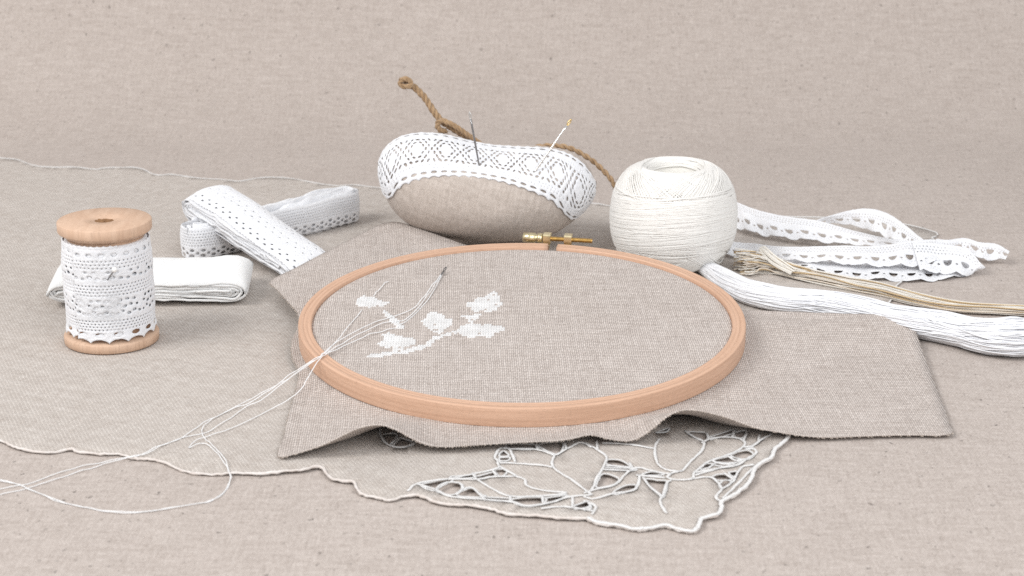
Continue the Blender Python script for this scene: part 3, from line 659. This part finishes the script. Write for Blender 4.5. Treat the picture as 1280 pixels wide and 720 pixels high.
# plain tape bundle behind the spool
tw = thing('cotton_tape_bundle', 'plain white cotton tape folded into a flat bundle behind the spool', 'tape', (-17.8, 8.3, .12))
ax = norm(np.array([1., .05, -.004])); wy = norm(np.array([-.05, 1., .06])); az = np.cross(ax, wy)
cA = Coil(9.75, 1.75, 4.6, np.array([-17.72, 8.0, .92]), ax, az, wy, 0, .16, 4, .38); cA.droop = .38
V, F, U = cA.sheet(3.9, 0, cA.len, .07, 7, .04); solid(build('tape', V, F, M['tape'], tw, uv=U), .115)

def f_band(u, v, W):
    d = np.minimum(v - .03 * np.abs(np.sin(np.pi * u / .25)), W - .03 * np.abs(np.sin(np.pi * u / .25)) - v)
    d = np.minimum(d, holes(u, v, .62, [(.2, .28, .10, .042, 0), (.5, .50, .075, .04, 15), (.2, W * .45, .05, .035, 0), (.45, W * .58, .05, .03, 0), (.3, W - .30, .11, .045, 0), (.05, W - .52, .06, .04, -10)]))
    return d
# lace bundle standing on edge (below) and the one lying across it
pa, pb = np.array([-17.15, 13.75, 0]), np.array([-8.55, 22.3, 0])
exC = norm(pb - pa); ewC = np.array([0, 0, 1.]); ezC = np.cross(ewC, exC)
bc = thing('upright_lace_bundle', 'white lace folded into a bundle standing on edge beneath another lace bundle', 'lace', ((pa + pb) / 2) + [0, 0, .13])
WC = 1.75; lenC = np.linalg.norm(pb - pa)
cC = Coil(lenC, 2.3, 3.6, (pa + pb) / 2 + [0, 0, .13 + WC / 2 + .05], exC, ezC, ewC, .25, .22, 9, .3)
t1 = np.interp(cC.turn * 1.02, np.arange(len(cC.S)), cC.S)
def f_c(u, v):
    d = np.minimum(v - .10 * np.abs(np.sin(np.pi * u / .6)), WC - v)
    d = np.minimum(d, holes(u, v, .6, [(.3, .24, .15, .085, 0), (.0, .36, .09, .07, 0), (.3, .52, .12, .075, 0)]))
    return np.minimum(d, net(u, v, .16, .15, .030, .78, WC - .2))
V, F, U = lace(f_c, t1, WC, .04, cC.map(WC, 0, .05), .03, True); build('lace_outer_turn', V, F, M['lace'], bc, uv=U)
V, F, U = cC.sheet(WC + .12, t1 - .4, cC.len, .18, 5, .05); solid(build('lace_inner_turns', V, F, M['lace'], bc, uv=U), .07)
sB, eB = P(257, 250, 2.55), P(392, 336, .72)
exB = norm(eB - sB); ewB = norm(np.array([2.1, 2.45, .15])); ewB = norm(ewB - exB * np.dot(ewB, exB)); ezB = np.cross(exB, ewB)
bb = thing('crossed_lace_bundle', 'white openwork lace bundle lying slanted across the upright lace bundle', 'lace', eB)
WB = 2.75; lenB = np.linalg.norm(eB - sB) + .9
cB = Coil(lenB, 1.75, 4.5, (sB + eB) / 2, exB, ezB, ewB, -.15, .14, 15, .0, wedge=.25); cB.droop = .38
t1 = np.interp(cB.turn * 1.02, np.arange(len(cB.S)), cB.S)
V, F, U = lace(lambda u, v: f_band(u, v, WB), t1, WB, .04, cB.map(WB, 0, .04), .03, True); build('lace_outer_turn', V, F, M['lace'], bb, uv=U)
V, F, U = cB.sheet(WB, t1 - .4, cB.len, .10, 6, .07); solid(build('lace_inner_turns', V, F, M['lace'], bb, uv=U), .11)

# ------------------------------------------------------------------ pincushion with lace band, twine loop and needles
CY = 16.7
top_px = [(472, 212), (476, 198), (484, 184), (500, 173), (520, 168.5), (540, 168.5), (560, 171.5), (590, 179), (620, 184), (660, 184.5), (700, 188), (722, 196), (738, 212), (746, 236)]
tp = np.array([PY(x, y, CY) for x, y in top_px])
bot_px = [(472, 212), (474, 235), (482, 258), (497, 278), (520, 293), (560, 304), (620, 308), (680, 303), (712, 287), (735, 266), (744, 250), (746, 236)]
bp = np.array([PY(x, y, CY - 1.6) for x, y in bot_px])
x0, x1 = tp[0, 0] + .02, tp[-1, 0] - .02
tps, bps = spline(tp, 8), spline(bp, 8)
def cush(x, th, off=0.):                    # th: 0 = front, 90 = top, -90 = bottom
    x = np.asarray(x, float); s = np.clip((x - (x0 + x1) / 2) / ((x1 - x0) / 2), -1, 1)
    zt = np.interp(x, tps[:, 0], tps[:, 2]); zb = np.maximum(np.interp(x, np.linspace(x0, x1, len(bps)), np.interp(np.linspace(x0, x1, len(bps)), np.sort(bps[:, 0]), bps[np.argsort(bps[:, 0]), 2])), .14)
    zt = np.maximum(zt, zb + .02)
    hd = 3.5 * np.sqrt(np.clip(1 - np.abs(s) ** 2.4, 0, 1)) + .02
    c, sn = np.cos(th), np.sin(th); e = np.where(sn > 0, .90, 1.0)
    cc, ss = np.sign(c) * np.abs(c) ** e, np.sign(sn) * np.abs(sn) ** e
    zm = zb + (zt - zb) * .46
    z = np.where(ss > 0, zm + (zt - zm) * ss, zm + (zm - zb) * ss)
    pull = .10 * np.sin(x * 1.3) * 0
    return np.stack([x, CY - hd * cc + pull, z], -1)
def cush_n(x, th):
    e = 1e-3; a = cush(x + e, th) - cush(x - e, th); b = cush(x, th + e) - cush(x, th - e)
    return norm(np.cross(a, b))
pc = thing('pincushion', 'plump beige linen pincushion with white lace band and jute twine', 'pincushion', ((x0 + x1) / 2, CY, .12))
xs = (x0 + x1) / 2 + (x1 - x0) / 2 * np.sin(np.linspace(-1, 1, 61) * math.pi / 2); th = np.linspace(-np.pi, np.pi, 73)[:-1]
X = np.stack([cush(np.full(72, x), th) for x in xs], 0)
X += (.05 * vnoise(X[..., 0] * .8, X[..., 2] * 1.1 + X[..., 1] * .7, 17))[..., None] * np.array([0, -1, .6])
V = X.reshape(-1, 3); F = [(i * 72 + j, (i + 1) * 72 + j, (i + 1) * 72 + (j + 1) % 72, i * 72 + (j + 1) % 72) for i in range(60) for j in range(72)]
F += [tuple(range(71, -1, -1)), tuple(60 * 72 + j for j in range(72))]
uvp = np.column_stack([V[:, 0], np.tile(th * 3.2, 61)])
build('cushion', V, [f[::-1] for f in F], M['cushion'], pc, uv=uvp)
low_px = np.array([(470, 246), (478, 250), (484, 249), (492, 240), (505, 232), (525, 225), (550, 222), (580, 221.5), (610, 225), (640, 232), (665, 241), (690, 252), (705, 264), (716, 278), (724, 279), (746, 262)])
up_px = np.array([(470, 205), (478, 192), (488, 181), (500, 174), (520, 170), (545, 170), (570, 175), (600, 184), (640, 188), (680, 189), (705, 194), (722, 202), (735, 215), (746, 240)]); up_px = up_px - [0, 4.5]
def solve_th(x, py, top=False):             # angle on the cushion whose sighting height is py
    t = np.linspace(R_(-60), R_(100), 321); q = proj(cush(np.full(321, x), t)); yy = q[:, 1]
    k = np.argmin(yy); yy = yy[:k + 1]; t = t[:k + 1]
    return float(np.interp(-py, -yy, t)) if -py > -yy[0] else t[0]
bx = np.linspace(x0 + .10, x1 - .12, 90); tl, tu = [], []
for x in bx:
    pxx = proj(cush(np.array([x]), np.array([.5])))[0, 0]
    l = solve_th(x, np.interp(pxx, low_px[:, 0], low_px[:, 1])); u = solve_th(x, np.interp(pxx, up_px[:, 0], up_px[:, 1])); u = min(max(u, l + R_(15)), R_(95))
    tl.append(l); tu.append(u)
sm = np.ones(7) / 7; pad = lambda a: np.convolve(np.pad(a, 3, mode='edge'), sm, 'valid')
tl, tu = pad(np.array(tl)), pad(np.array(tu))
mid = cush(bx, (tl + tu) / 2); SB = np.concatenate([[0], np.cumsum(np.linalg.norm(np.diff(mid, axis=0), axis=1))]); LB = SB[-1]; WP = 2.3
def band_map(u, v, h):
    x = np.interp(u, SB, bx); t = np.interp(x, bx, tl) * (1 - v / WP) + np.interp(x, bx, tu) * v / WP
    base = cush(x, t); nn = cush_n(x, t); nn = nn * np.sign((nn * (base - np.array([(x0 + x1) / 2, CY, 2.5]))).sum(-1, keepdims=True))
    return base + nn * (h + .05)[:, None]
def f_pin(u, v):
    p = .52; W = WP
    e0 = .07 * np.abs(np.sin(np.pi * u / p)) + 0 * v
    d = np.minimum(v - e0, W - e0 - v)
    d = np.minimum(d, holes(u, v, p, [(.26, .21, .17, .042, 0), (.26, W - .21, .17, .042, 0)]))
    d = np.minimum(d, net(u, v, .17, .12, .022, .36, .58)); d = np.minimum(d, net(u, v, .17, .12, .022, W - .58, W - .36))
    q = 1.5; pu, pv = .30, .165; v0 = W / 2 - 3 * pv
    row = np.clip(np.round((v - v0) / pv), 0, 6); cvv = v0 + row * pv; uu = u - np.mod(row, 2) * pu / 2; cuu = np.round(uu / pu) * pu
    du, dv = uu - cuu, v - cvv; cu_ = cuu + np.mod(row, 2) * pu / 2
    fl = np.mod(cu_ + q / 2, q) - q / 2; fr = np.hypot(fl, (cvv - W / 2) * 1.15)
    an = np.arctan2((cvv - W / 2) * 1.15, fl) + np.pi / 2 + .25 * vnoise(cu_ * 3, cvv * 5, 2)
    a = (du * np.cos(an) + dv * np.sin(an)) / .10; b = (-du * np.sin(an) + dv * np.cos(an)) / .042
    hd_ = (np.sqrt(a * a + b * b) - 1) * .042
    hd_ = hd_ + .010 * (vnoise(cu_ * 5, cvv * 7, 3))
    hd_ = np.where((fr < .27) | (np.abs(fl) > .62) & (np.abs(cvv - W / 2) > .28), 9.0, hd_)
    return np.minimum(d, hd_)
V, F, U = lace(f_pin, LB, WP, .034, band_map, .035); build('lace_band', V, F, M['lace'], pc, uv=U)
sx = np.linspace(x1 - .05, x1 - 2.2, 30); sth = np.linspace(R_(5), R_(-62), 30)
V, F, U = tube(cush(sx, sth), .035, 6); build('seam', V, F, M['cushion'], pc, uv=U)
def rope(path, r, ply=3, pitch=.9, fuzz=0, seed=0):
    path = np.asarray(path); S = np.concatenate([[0], np.cumsum(np.linalg.norm(np.diff(path, axis=0), axis=1))])
    m = int(S[-1] / .05) + 2; s = np.linspace(0, S[-1], m); p = np.stack([np.interp(s, S, path[:, k]) for k in range(3)], -1)
    T = norm(np.gradient(p, axis=0)); N = norm(np.cross(T, [.1, .95, .2])); B = np.cross(T, N); mb = MB()
    for k in range(ply):
        a = s / pitch * 2 * math.pi + 2 * math.pi * k / ply
        q = p + r * .52 * (np.cos(a)[:, None] * N + np.sin(a)[:, None] * B)
        mb.add(*tube(q, r * .60 * (1 + .12 * vnoise(s * 3, 0 * s + k, seed)), 7))
    rg = np.random.default_rng(seed)
    for k in range(fuzz):
        i = rg.integers(2, m - 2); d = norm(rg.normal(size=3) * .6 + T[i] * rg.choice([-1, 1])); st = p[i] + norm(rg.normal(size=3)) * r * .9
        mb.add(*tube(np.array([st, st + d * .1, st + d * .22 + rg.normal(size=3) * .05]), .008, 4))
    return mb
def PYs(l): return spline([PY(x, y, d) for x, y, d in l], 8)
mb = rope(PYs([(505, 104, 18.4), (516, 108, 18.4), (530, 121, 18.3), (542, 139, 18.2), (553, 152, 18.1), (572, 164, 18.0), (592, 176, 17.9), (612, 192, 17.8)]), .175, 3, 1.0, 40, 1)
for l in ([(500, 105, 18.2), (502, 100, 18.1), (509, 99, 18.1), (514, 104, 18.2), (510, 108, 18.1), (502, 107, 18.1), (500, 103, 18.3)],
          [(556, 151, 17.8), (549, 152, 17.7), (547, 158, 17.7), (551, 163, 17.8), (558, 164, 18.0)],
          [(552, 150, 17.8), (566, 156, 17.7), (585, 169, 17.6), (600, 180, 17.7), (608, 190, 17.8)]):
    m2 = rope(PYs(l), .14, 3, .8, 12, len(l)); mb.add(np.concatenate(m2.V), m2.F, np.concatenate(m2.U))
m2 = rope(PYs([(655, 190, 18.3), (670, 184, 18.4), (690, 182, 18.4), (712, 185, 18.2), (735, 197, 18.0), (752, 211, 17.8), (765, 226, 17.4), (772, 240, 17.0), (776, 262, 16.6)]), .14, 2, .9, 26, 3)
mb.add(np.concatenate(m2.V), m2.F, np.concatenate(m2.U))
mb.build('twine_loop', M['jute'], pc)
def needle(name, label, a, b, r, mats, split, group='needles stuck in the pincushion'):
    t = thing(name, label, 'needle', b, group); d = norm(b - a); L = np.linalg.norm(b - a)
    side = norm(np.cross(d, [0, 1, 0])); e = .34
    pts = lambda s: a + d * s
    ss = np.linspace(e, L + .25, 10); V, F, U = tube(np.array([pts(x) for x in ss]), np.interp(ss, [e, e + .3, L * .6, L + .25], [r * 1.0, r, r, r * .7]), 10); build('shaft', V, F, mats[0], t)
    lp = [pts(e + .04)] + [pts(e - .02 - .3 * k) + side * r * w for k, w in ((.1, .6), (.35, .85), (.75, .85), (1.0, .45))] + [pts(e - .38)] + [pts(e - .02 - .3 * k) - side * r * w for k, w in ((1.0, .45), (.75, .85), (.35, .85), (.1, .6))]
    V, F, U = tube(spline(lp, 4, True), r * .55, 7, True); build('eye', V, F, mats[1], t)
    return t
def on_front(px, py):                       # where a sighting meets the cushion's lace
    t = np.linspace(R_(-30), R_(95), 200); best = None
    for x in np.linspace(x0 + .3, x1 - .3, 160):
        q = proj(cush(np.full(200, x), t)); k = np.argmin(np.hypot(q[:, 0] - px, q[:, 1] - py)); dd = np.hypot(*(q[k] - [px, py]))
        if best is None or dd < best[0]: best = (dd, cush(np.array([x]), t[k:k + 1])[0])
    return best[1]
b1 = on_front(599.5, 208); a1 = PY(587, 141, b1[1] + .3)
needle('sewing_needle', 'dark steel sewing needle standing upright in the pincushion lace', a1, b1, .052, (M['steel'], M['silver']), 0)
b2 = on_front(668, 216); a2 = PY(713.5, 150, b2[1] + .4)
needle('sewing_needle', 'bright needle with golden eye leaning right in the pincushion', a2, b2, .055, (M['silver'], M['goldeye']), 0)

# ------------------------------------------------------------------ ball of ivory crochet thread
BC = np.array([8.36, 13.7, .14])
bprof = spline(np.array([(1.22, 3.4), (1.32, 4.4), (1.42, 5.0), (1.66, 5.28), (2.05, 5.2), (2.55, 4.82), (2.93, 4.15), (3.12, 3.3), (3.17, 2.5), (3.10, 1.65), (2.85, .85), (2.5, .28), (2.25, .03)]) * [1, .965], 8)
bs = np.linspace(0, 1, len(bprof)); bT = norm(np.gradient(bprof, axis=0)); bN = np.stack([-bT[:, 1], bT[:, 0]], -1)
bN *= np.sign((bN * (bprof - [2.0, 2.6])).sum(-1, keepdims=True)); bN[bs < .12] = [-1, 0]
def ball_pt(phi, s, off):
    s = np.clip(s, 0, 1); r = np.interp(s, bs, bprof[:, 0]) + off * np.interp(s, bs, bN[:, 0]); z = np.interp(s, bs, bprof[:, 1]) + off * np.interp(s, bs, bN[:, 1])
    return np.stack([BC[0] + r * np.cos(phi), BC[1] + r * np.sin(phi), BC[2] + z], -1)
tb = thing('thread_ball', 'ball of ivory crochet thread wound with a hollow centre, behind the hoop', 'thread ball', BC)
pr = np.vstack([[(.02, 1.2), (1.1, 1.2)], bprof - bN * .03, [(.5, .0)]]); V, F, U = lathe(pr, 80, BC, closed=False); build('core', V, F, M['ivory_core'], tb, uv=U)
mb = MB(); phi = np.linspace(0, 2 * np.pi, 97)[:-1]
def strand(sfun, off, r): mb.add(*tube(ball_pt(phi, sfun, off), r, 5, True))
for k in range(34): strand(.15 + .14 * rng.random() + .02 * np.cos(phi - rng.random() * 6.28), .0 + .03 * rng.random(), .038)
for g in range(26):
    p0 = rng.random() * 6.28; am = rng.uniform(.24, .34); c0 = .585 + rng.normal() * .02; of = .0 + .085 * g / 26; sg = rng.choice([-1, 1])
    for k in range(7): strand(c0 + am * np.cos(phi - p0 - k * .062 * sg) + .006 * np.cos(2 * phi + g) + .002 * rng.normal(), of + .006 * rng.random(), .039)
for g in range(12):
    p0 = rng.random() * 6.28; of = .01 + .04 * rng.random()
    for k in range(6): strand(.60 + .27 * np.cos(2 * phi - p0 - k * .12), of, .039)
for k in range(120):
    p0 = rng.random() * 6.28; strand(.52 + rng.random() * .27 + rng.uniform(.0, .035) * np.cos(phi - p0), .075 + .015 * rng.random(), .043)
for k in range(60):
    strand(.52 + rng.random() * .26 + .05 * np.cos(phi - rng.normal(2.2, .5)), .088 + .015 * rng.random(), .043)
o = mb.build('thread_winding', M['ivory'], tb); o['kind'] = 'stuff'

# ------------------------------------------------------------------ skeins of floss
def skein(stations, n, r, ratio, seed, zoff, twist=.5, loopL=True, zf=1.0, core=.94, spread=1.0):
    rg = np.random.default_rng(seed); C, H = [], []
    for (px, py, hp) in stations:
        hp = hp / 26.0 / 1.33; z = hp * .92 + zoff; C.append(P(px, py, z)); H.append(hp)
    C = spline(C, 6); H = np.interp(np.linspace(0, 1, len(C)), np.linspace(0, 1, len(H)), H)
    T = norm(np.gradient(C, axis=0)); side = norm(np.cross(T, [0, 0, 1.])); t = np.linspace(0, 1, len(C)); S = []
    for k in range(n):
        a = rg.random() * 6.28; rho = math.sqrt(rg.uniform(.8 if core > .9 else .35, 1.0)) * (spread if rg.random() < .35 else 1); tw = twist * rg.uniform(-.6, 1.0)
        aa = a + tw * (t - .5) * 3 + .35 * vnoise(t * 7, 0 * t + k, seed); rr = rho * (1 + .12 * vnoise(t * 9, 0 * t + k + 50, seed))
        q = C + side * (ratio * H * rr * np.cos(aa))[:, None] + np.array([0, 0, 1.]) * (zf * H * rr * np.sin(aa))[:, None]
        if rg.random() < .6: q = q[rg.integers(0, 4):]
        S.append(q)
    a = np.linspace(0, 2 * np.pi, 16, endpoint=False)
    K = C[:, None] + side[:, None] * (ratio * core * H[:, None] * np.cos(a))[..., None] + np.array([0, 0, 1.]) * (zf * core * H[:, None] * np.sin(a))[..., None]
    Vc, Fc = grid(np.concatenate([K, K[:, :1]], 1)[3:-2]); skein.core = (Vc, Fc)
    return C, S
mb = MB()
wh = [(877, 331, 10), (894, 341, 12.5), (912, 353, 15), (940, 366, 18), (976, 374, 18.5), (1016, 378, 18.5), (1046, 381, 19), (1080, 387, 18), (1111, 395, 17), (1147, 403, 21), (1177, 408, 22), (1208, 415, 22), (1238, 420, 25), (1263, 421, 27), (1288, 421, 25), (1305, 420, 15)]
def loops(S, mb, r, mats, rg, idx=0):
    S = list(S); S.sort(key=lambda q: q[0][2] + .3 * q[0][1])
    for i in range(0, len(S) - 1, 2):
        a, b = S[i], S[i + 1]; d = norm(a[0] - a[3]); tip = (a[0] + b[0]) / 2 + d * rg.uniform(.15, .4)
        path = np.vstack([a[::-1], spline([a[0], a[0] * .4 + tip * .6, tip, b[0] * .4 + tip * .6, b[0]], 4)[1:-1], b])
        mb.add(*tube(path, r, 5), m=mats[rg.integers(0, len(mats))])
rg = np.random.default_rng(5)
C, S = skein(wh, 420, .06, 1.5, 31, .10); loops(S, mb, .031, [0], rg); mb.add(*skein.core)
ws = thing('floss_skein', 'thick pure white embroidery floss skein running right from the hoop', 'floss skein', C[0] * [1, 1, 0] + [0, 0, .1], 'floss skeins')
o = mb.build('strands', M['floss'], ws); o['kind'] = 'stuff'
mb = MB()
be = [(927, 329, 18), (946, 329, 15.5), (970, 333, 11.5), (992, 340, 9.5), (1020, 347, 8.5), (1060, 355, 8), (1100, 362, 8), (1150, 375, 7.5), (1200, 384, 6.5), (1250, 387, 6), (1310, 390, 6)]
C, S = skein(be, 90, .045, 1.5, 12, .10, twist=.12, core=.5, spread=1.35); loops(S, mb, .031, [0, 2, 1, 2, 1], rg); mb.add(*skein.core, m=1)
lp = spline([P(992, 340, .5), P(968, 324, .9), P(955, 313, 1.1), P(951, 311, 1.1), P(953, 316, 1.0), P(968, 330, .7), P(990, 342, .5)], 6)
for k in range(5): mb.add(*tube(lp + rng.normal(size=3) * .07, .045, 6), m=2)
bsk = thing('floss_skein', 'slim beige and gold embroidery floss skein between the lace and white skein', 'floss skein', C[0] * [1, 1, 0] + [0, 0, .1], 'floss skeins')
o = mb.build('strands', [M['beige'], M['gold'], M['cream']], bsk); o['kind'] = 'stuff'

# ------------------------------------------------------------------ loose heap of lace trim at right
def f_trim(u, v, W):
    p = .92; sc = .11 * np.abs(np.sin(np.pi * u / p)) ** .8
    d = np.minimum(v - .10 + sc, W - v + 0 * u)
    tri = np.maximum(holes(u, v, p, [(p / 2, .60, .22, .24, 0)]), v - .60); d = np.minimum(d, tri)
    d = np.minimum(d, net(u, v, .17, .13, .032, W - .42, W - .16))
    d = np.minimum(d, net(u, v, .19, .12, .022, .18, .30))
    return np.minimum(d, holes(u, v, p, [(0, .44, .07, .04, 0)]))
lt = thing('lace_trim', 'loose heap of white scalloped lace trim lying in loops at right', 'lace', P(1080, 320, .1))
def trim(tops, bots, W, ph=0., part='lace_length'):
    A_, B_ = spline([P(*q) for q in tops], 10), spline([P(*q) for q in bots], 10); k = min(len(A_), len(B_))
    t = np.linspace(0, 1, 200); ia = lambda Q: np.stack([np.interp(t, np.linspace(0, 1, len(Q)), Q[:, c]) for c in range(3)], -1)
    A_, B_ = ia(A_), ia(B_); mid = (A_ + B_) / 2; Sx = np.concatenate([[0], np.cumsum(np.linalg.norm(np.diff(mid, axis=0), axis=1))])
    N = norm(np.cross(norm(np.gradient(mid, axis=0)), norm(A_ - B_)))
    def mp(u, v, h):
        I = lambda Q: np.stack([np.interp(u, Sx, Q[:, c]) for c in range(3)], -1)
        a, b, n = I(A_), I(B_), I(N); w = (v / W)[:, None]
        return b * (1 - w) + a * w + n * (h + .09 * np.sin(u * 3.4 + ph) * (1 - v / W) + .09 * vnoise(u * .9, v * .9, 6))[:, None]
    V, F, U = lace(lambda u, v: f_trim(u + ph, v, W), Sx[-1], W, .04, mp, .03, True); build(part, V, F, M['lace'], lt, uv=U)
trim([(985, 318, .35), (1015, 325, .4), (1060, 327, .4), (1110, 327, .4), (1170, 325, .4), (1215, 322, .4)], [(960, 322, .15), (1005, 337, .15), (1055, 348, .15), (1110, 351, .15), (1175, 349, .15), (1222, 339, .15)], 1.5, .3)
trim([(900, 243, 1.5), (920, 252, 1.4), (945, 262, 1.35), (985, 271, 1.3), (1030, 277, 1.3), (1075, 290, 1.1), (1110, 298, 1.0), (1150, 304, .9)], [(900, 276, .5), (930, 287, .5), (960, 294, .5), (1000, 300, .5), (1045, 304, .5), (1085, 307, .5), (1120, 309, .6), (1150, 312, .7)], 1.45)
trim([(900, 300, .8), (930, 302, .8), (970, 308, .9), (1020, 308, 1.0), (1060, 307, 1.1), (1100, 305, 1.15), (1150, 300, 1.2), (1178, 299, 1.2)], [(900, 318, .3), (930, 321, .3), (970, 324, .35), (1020, 328, .5), (1060, 330, .6), (1100, 332, .6), (1150, 331, .6), (1185, 327, .6)], 1.35, .5)
trim([(1008, 280, 1.0), (1030, 272, 1.2), (1062, 263, 1.5), (1090, 261, 1.6), (1112, 268, 1.5), (1135, 284, 1.3), (1160, 303, 1.1)], [(1012, 284, .9), (1040, 280, .8), (1070, 283, .7), (1095, 291, .7), (1112, 299, .7), (1130, 306, .7), (1150, 313, .7)], 1.1, .2)
trim([(1170, 298, 1.1), (1185, 299, 1.1), (1205, 297, 1.1), (1225, 303, 1.0), (1245, 305, .9), (1262, 314, .8)], [(1170, 316, .5), (1190, 318, .45), (1210, 318, .4), (1228, 324, .35), (1245, 323, .35), (1258, 325, .35)], .95, .1)
trim([(1140, 303, 1.2), (1165, 302, 1.3), (1190, 306, 1.25), (1210, 312, 1.1), (1225, 328, .7), (1232, 334, .5)], [(1150, 338, .45), (1170, 340, .4), (1190, 342, .3), (1206, 344, .22), (1216, 342, .2), (1222, 340, .2)], 1.3, .7)

# ------------------------------------------------------------------ loose white threads of the unfinished embroidery, and its needle
def disc(px, py, h=.05): return HL(HP(px, py, FZ - .03 + h))
def rim(px, py, h=.07): return HL(HP(px, py, HH + h))
def ground(px, py, h=.06): q = P(px, py, .2); return P(px, py, float(cloth_z(q[0], q[1])) + h)
et_ = thing('embroidery_thread', 'thin white loose thread strands trailing from the embroidery over the hoop to the left', 'thread', ground(250, 545))
def low(px, py): q = P(px, py, .05); return q
runs = [
 [disc(555, 338, .12), disc(543, 353, .25), disc(532, 368, .2), disc(518, 384, .1), disc(500, 393, .1), disc(475, 400, .12), disc(450, 411, .2), disc(425, 425, .25), rim(405, 440), rim(398, 446), P(372, 462, 1.1), P(345, 482, .7), P(318, 500, .35), ground(290, 512), ground(262, 524), ground(243, 536), ground(225, 548), ground(200, 557), ground(172, 569, .1), low(140, 578), low(100, 589), low(60, 602), low(25, 612), low(-15, 622)],
 [disc(555, 339, .12), disc(546, 352, .2), disc(538, 364, .15), disc(526, 380, .1), disc(510, 397, .08), disc(500, 401, .08), disc(478, 404, .12), disc(452, 416, .18), disc(428, 429, .2), rim(406, 442), rim(397, 448), P(365, 470, 1.0), P(335, 494, .5), ground(305, 511), ground(280, 527), ground(258, 540), ground(230, 546), ground(205, 556), ground(180, 567, .1), low(150, 574), low(105, 582), low(70, 592), low(35, 604), low(-15, 614)],
 [disc(555, 340, .12), disc(540, 366, .12), disc(528, 383, .06), disc(505, 404, .06), disc(485, 412, .1), disc(458, 419, .16), disc(430, 432, .2), rim(408, 443), rim(400, 448), P(388, 466, 1.2), P(378, 484, .8), P(360, 500, .45), ground(335, 514), ground(300, 531), ground(268, 543), ground(245, 551), ground(236, 560), ground(245, 556), ground(258, 555), ground(270, 565), ground(279, 577), ground(287, 592, .1), low(285, 608), low(275, 620), low(255, 628), low(215, 635), low(170, 640), low(120, 637), low(85, 629), low(50, 617), low(25, 606), low(-15, 596)],
 [disc(452, 387, .09), disc(440, 403, .12), disc(424, 422, .2), rim(407, 440), rim(399, 447), P(374, 464, 1.1), P(350, 480, .7), P(322, 494, .3), ground(295, 508), ground(270, 521), ground(255, 532), ground(254, 545), ground(262, 553), ground(275, 566), ground(285, 583, .1), low(288, 600), low(272, 622), low(240, 631), low(190, 638), low(150, 641), low(110, 635), low(75, 627), low(45, 615), low(20, 605), low(-15, 598)],
 [disc(486, 352, .08), disc(480, 355, .12), disc(473, 363, .12), disc(467, 370, .08)],
]
for r_ in runs:
    p = rough(spline(r_, 10), .03, .25, len(r_)); V, F, U = tube(p, .021, 6); build('strand', V, F, M['thread'], et_, uv=U)
nb, na = disc(546, 352, .0), disc(557.5, 334.5, .30)
needle('embroidery_needle', 'short tip of a grey threaded needle poking from the hooped linen', na, nb, .045, (M['steel'], M['steel']), 0, None)
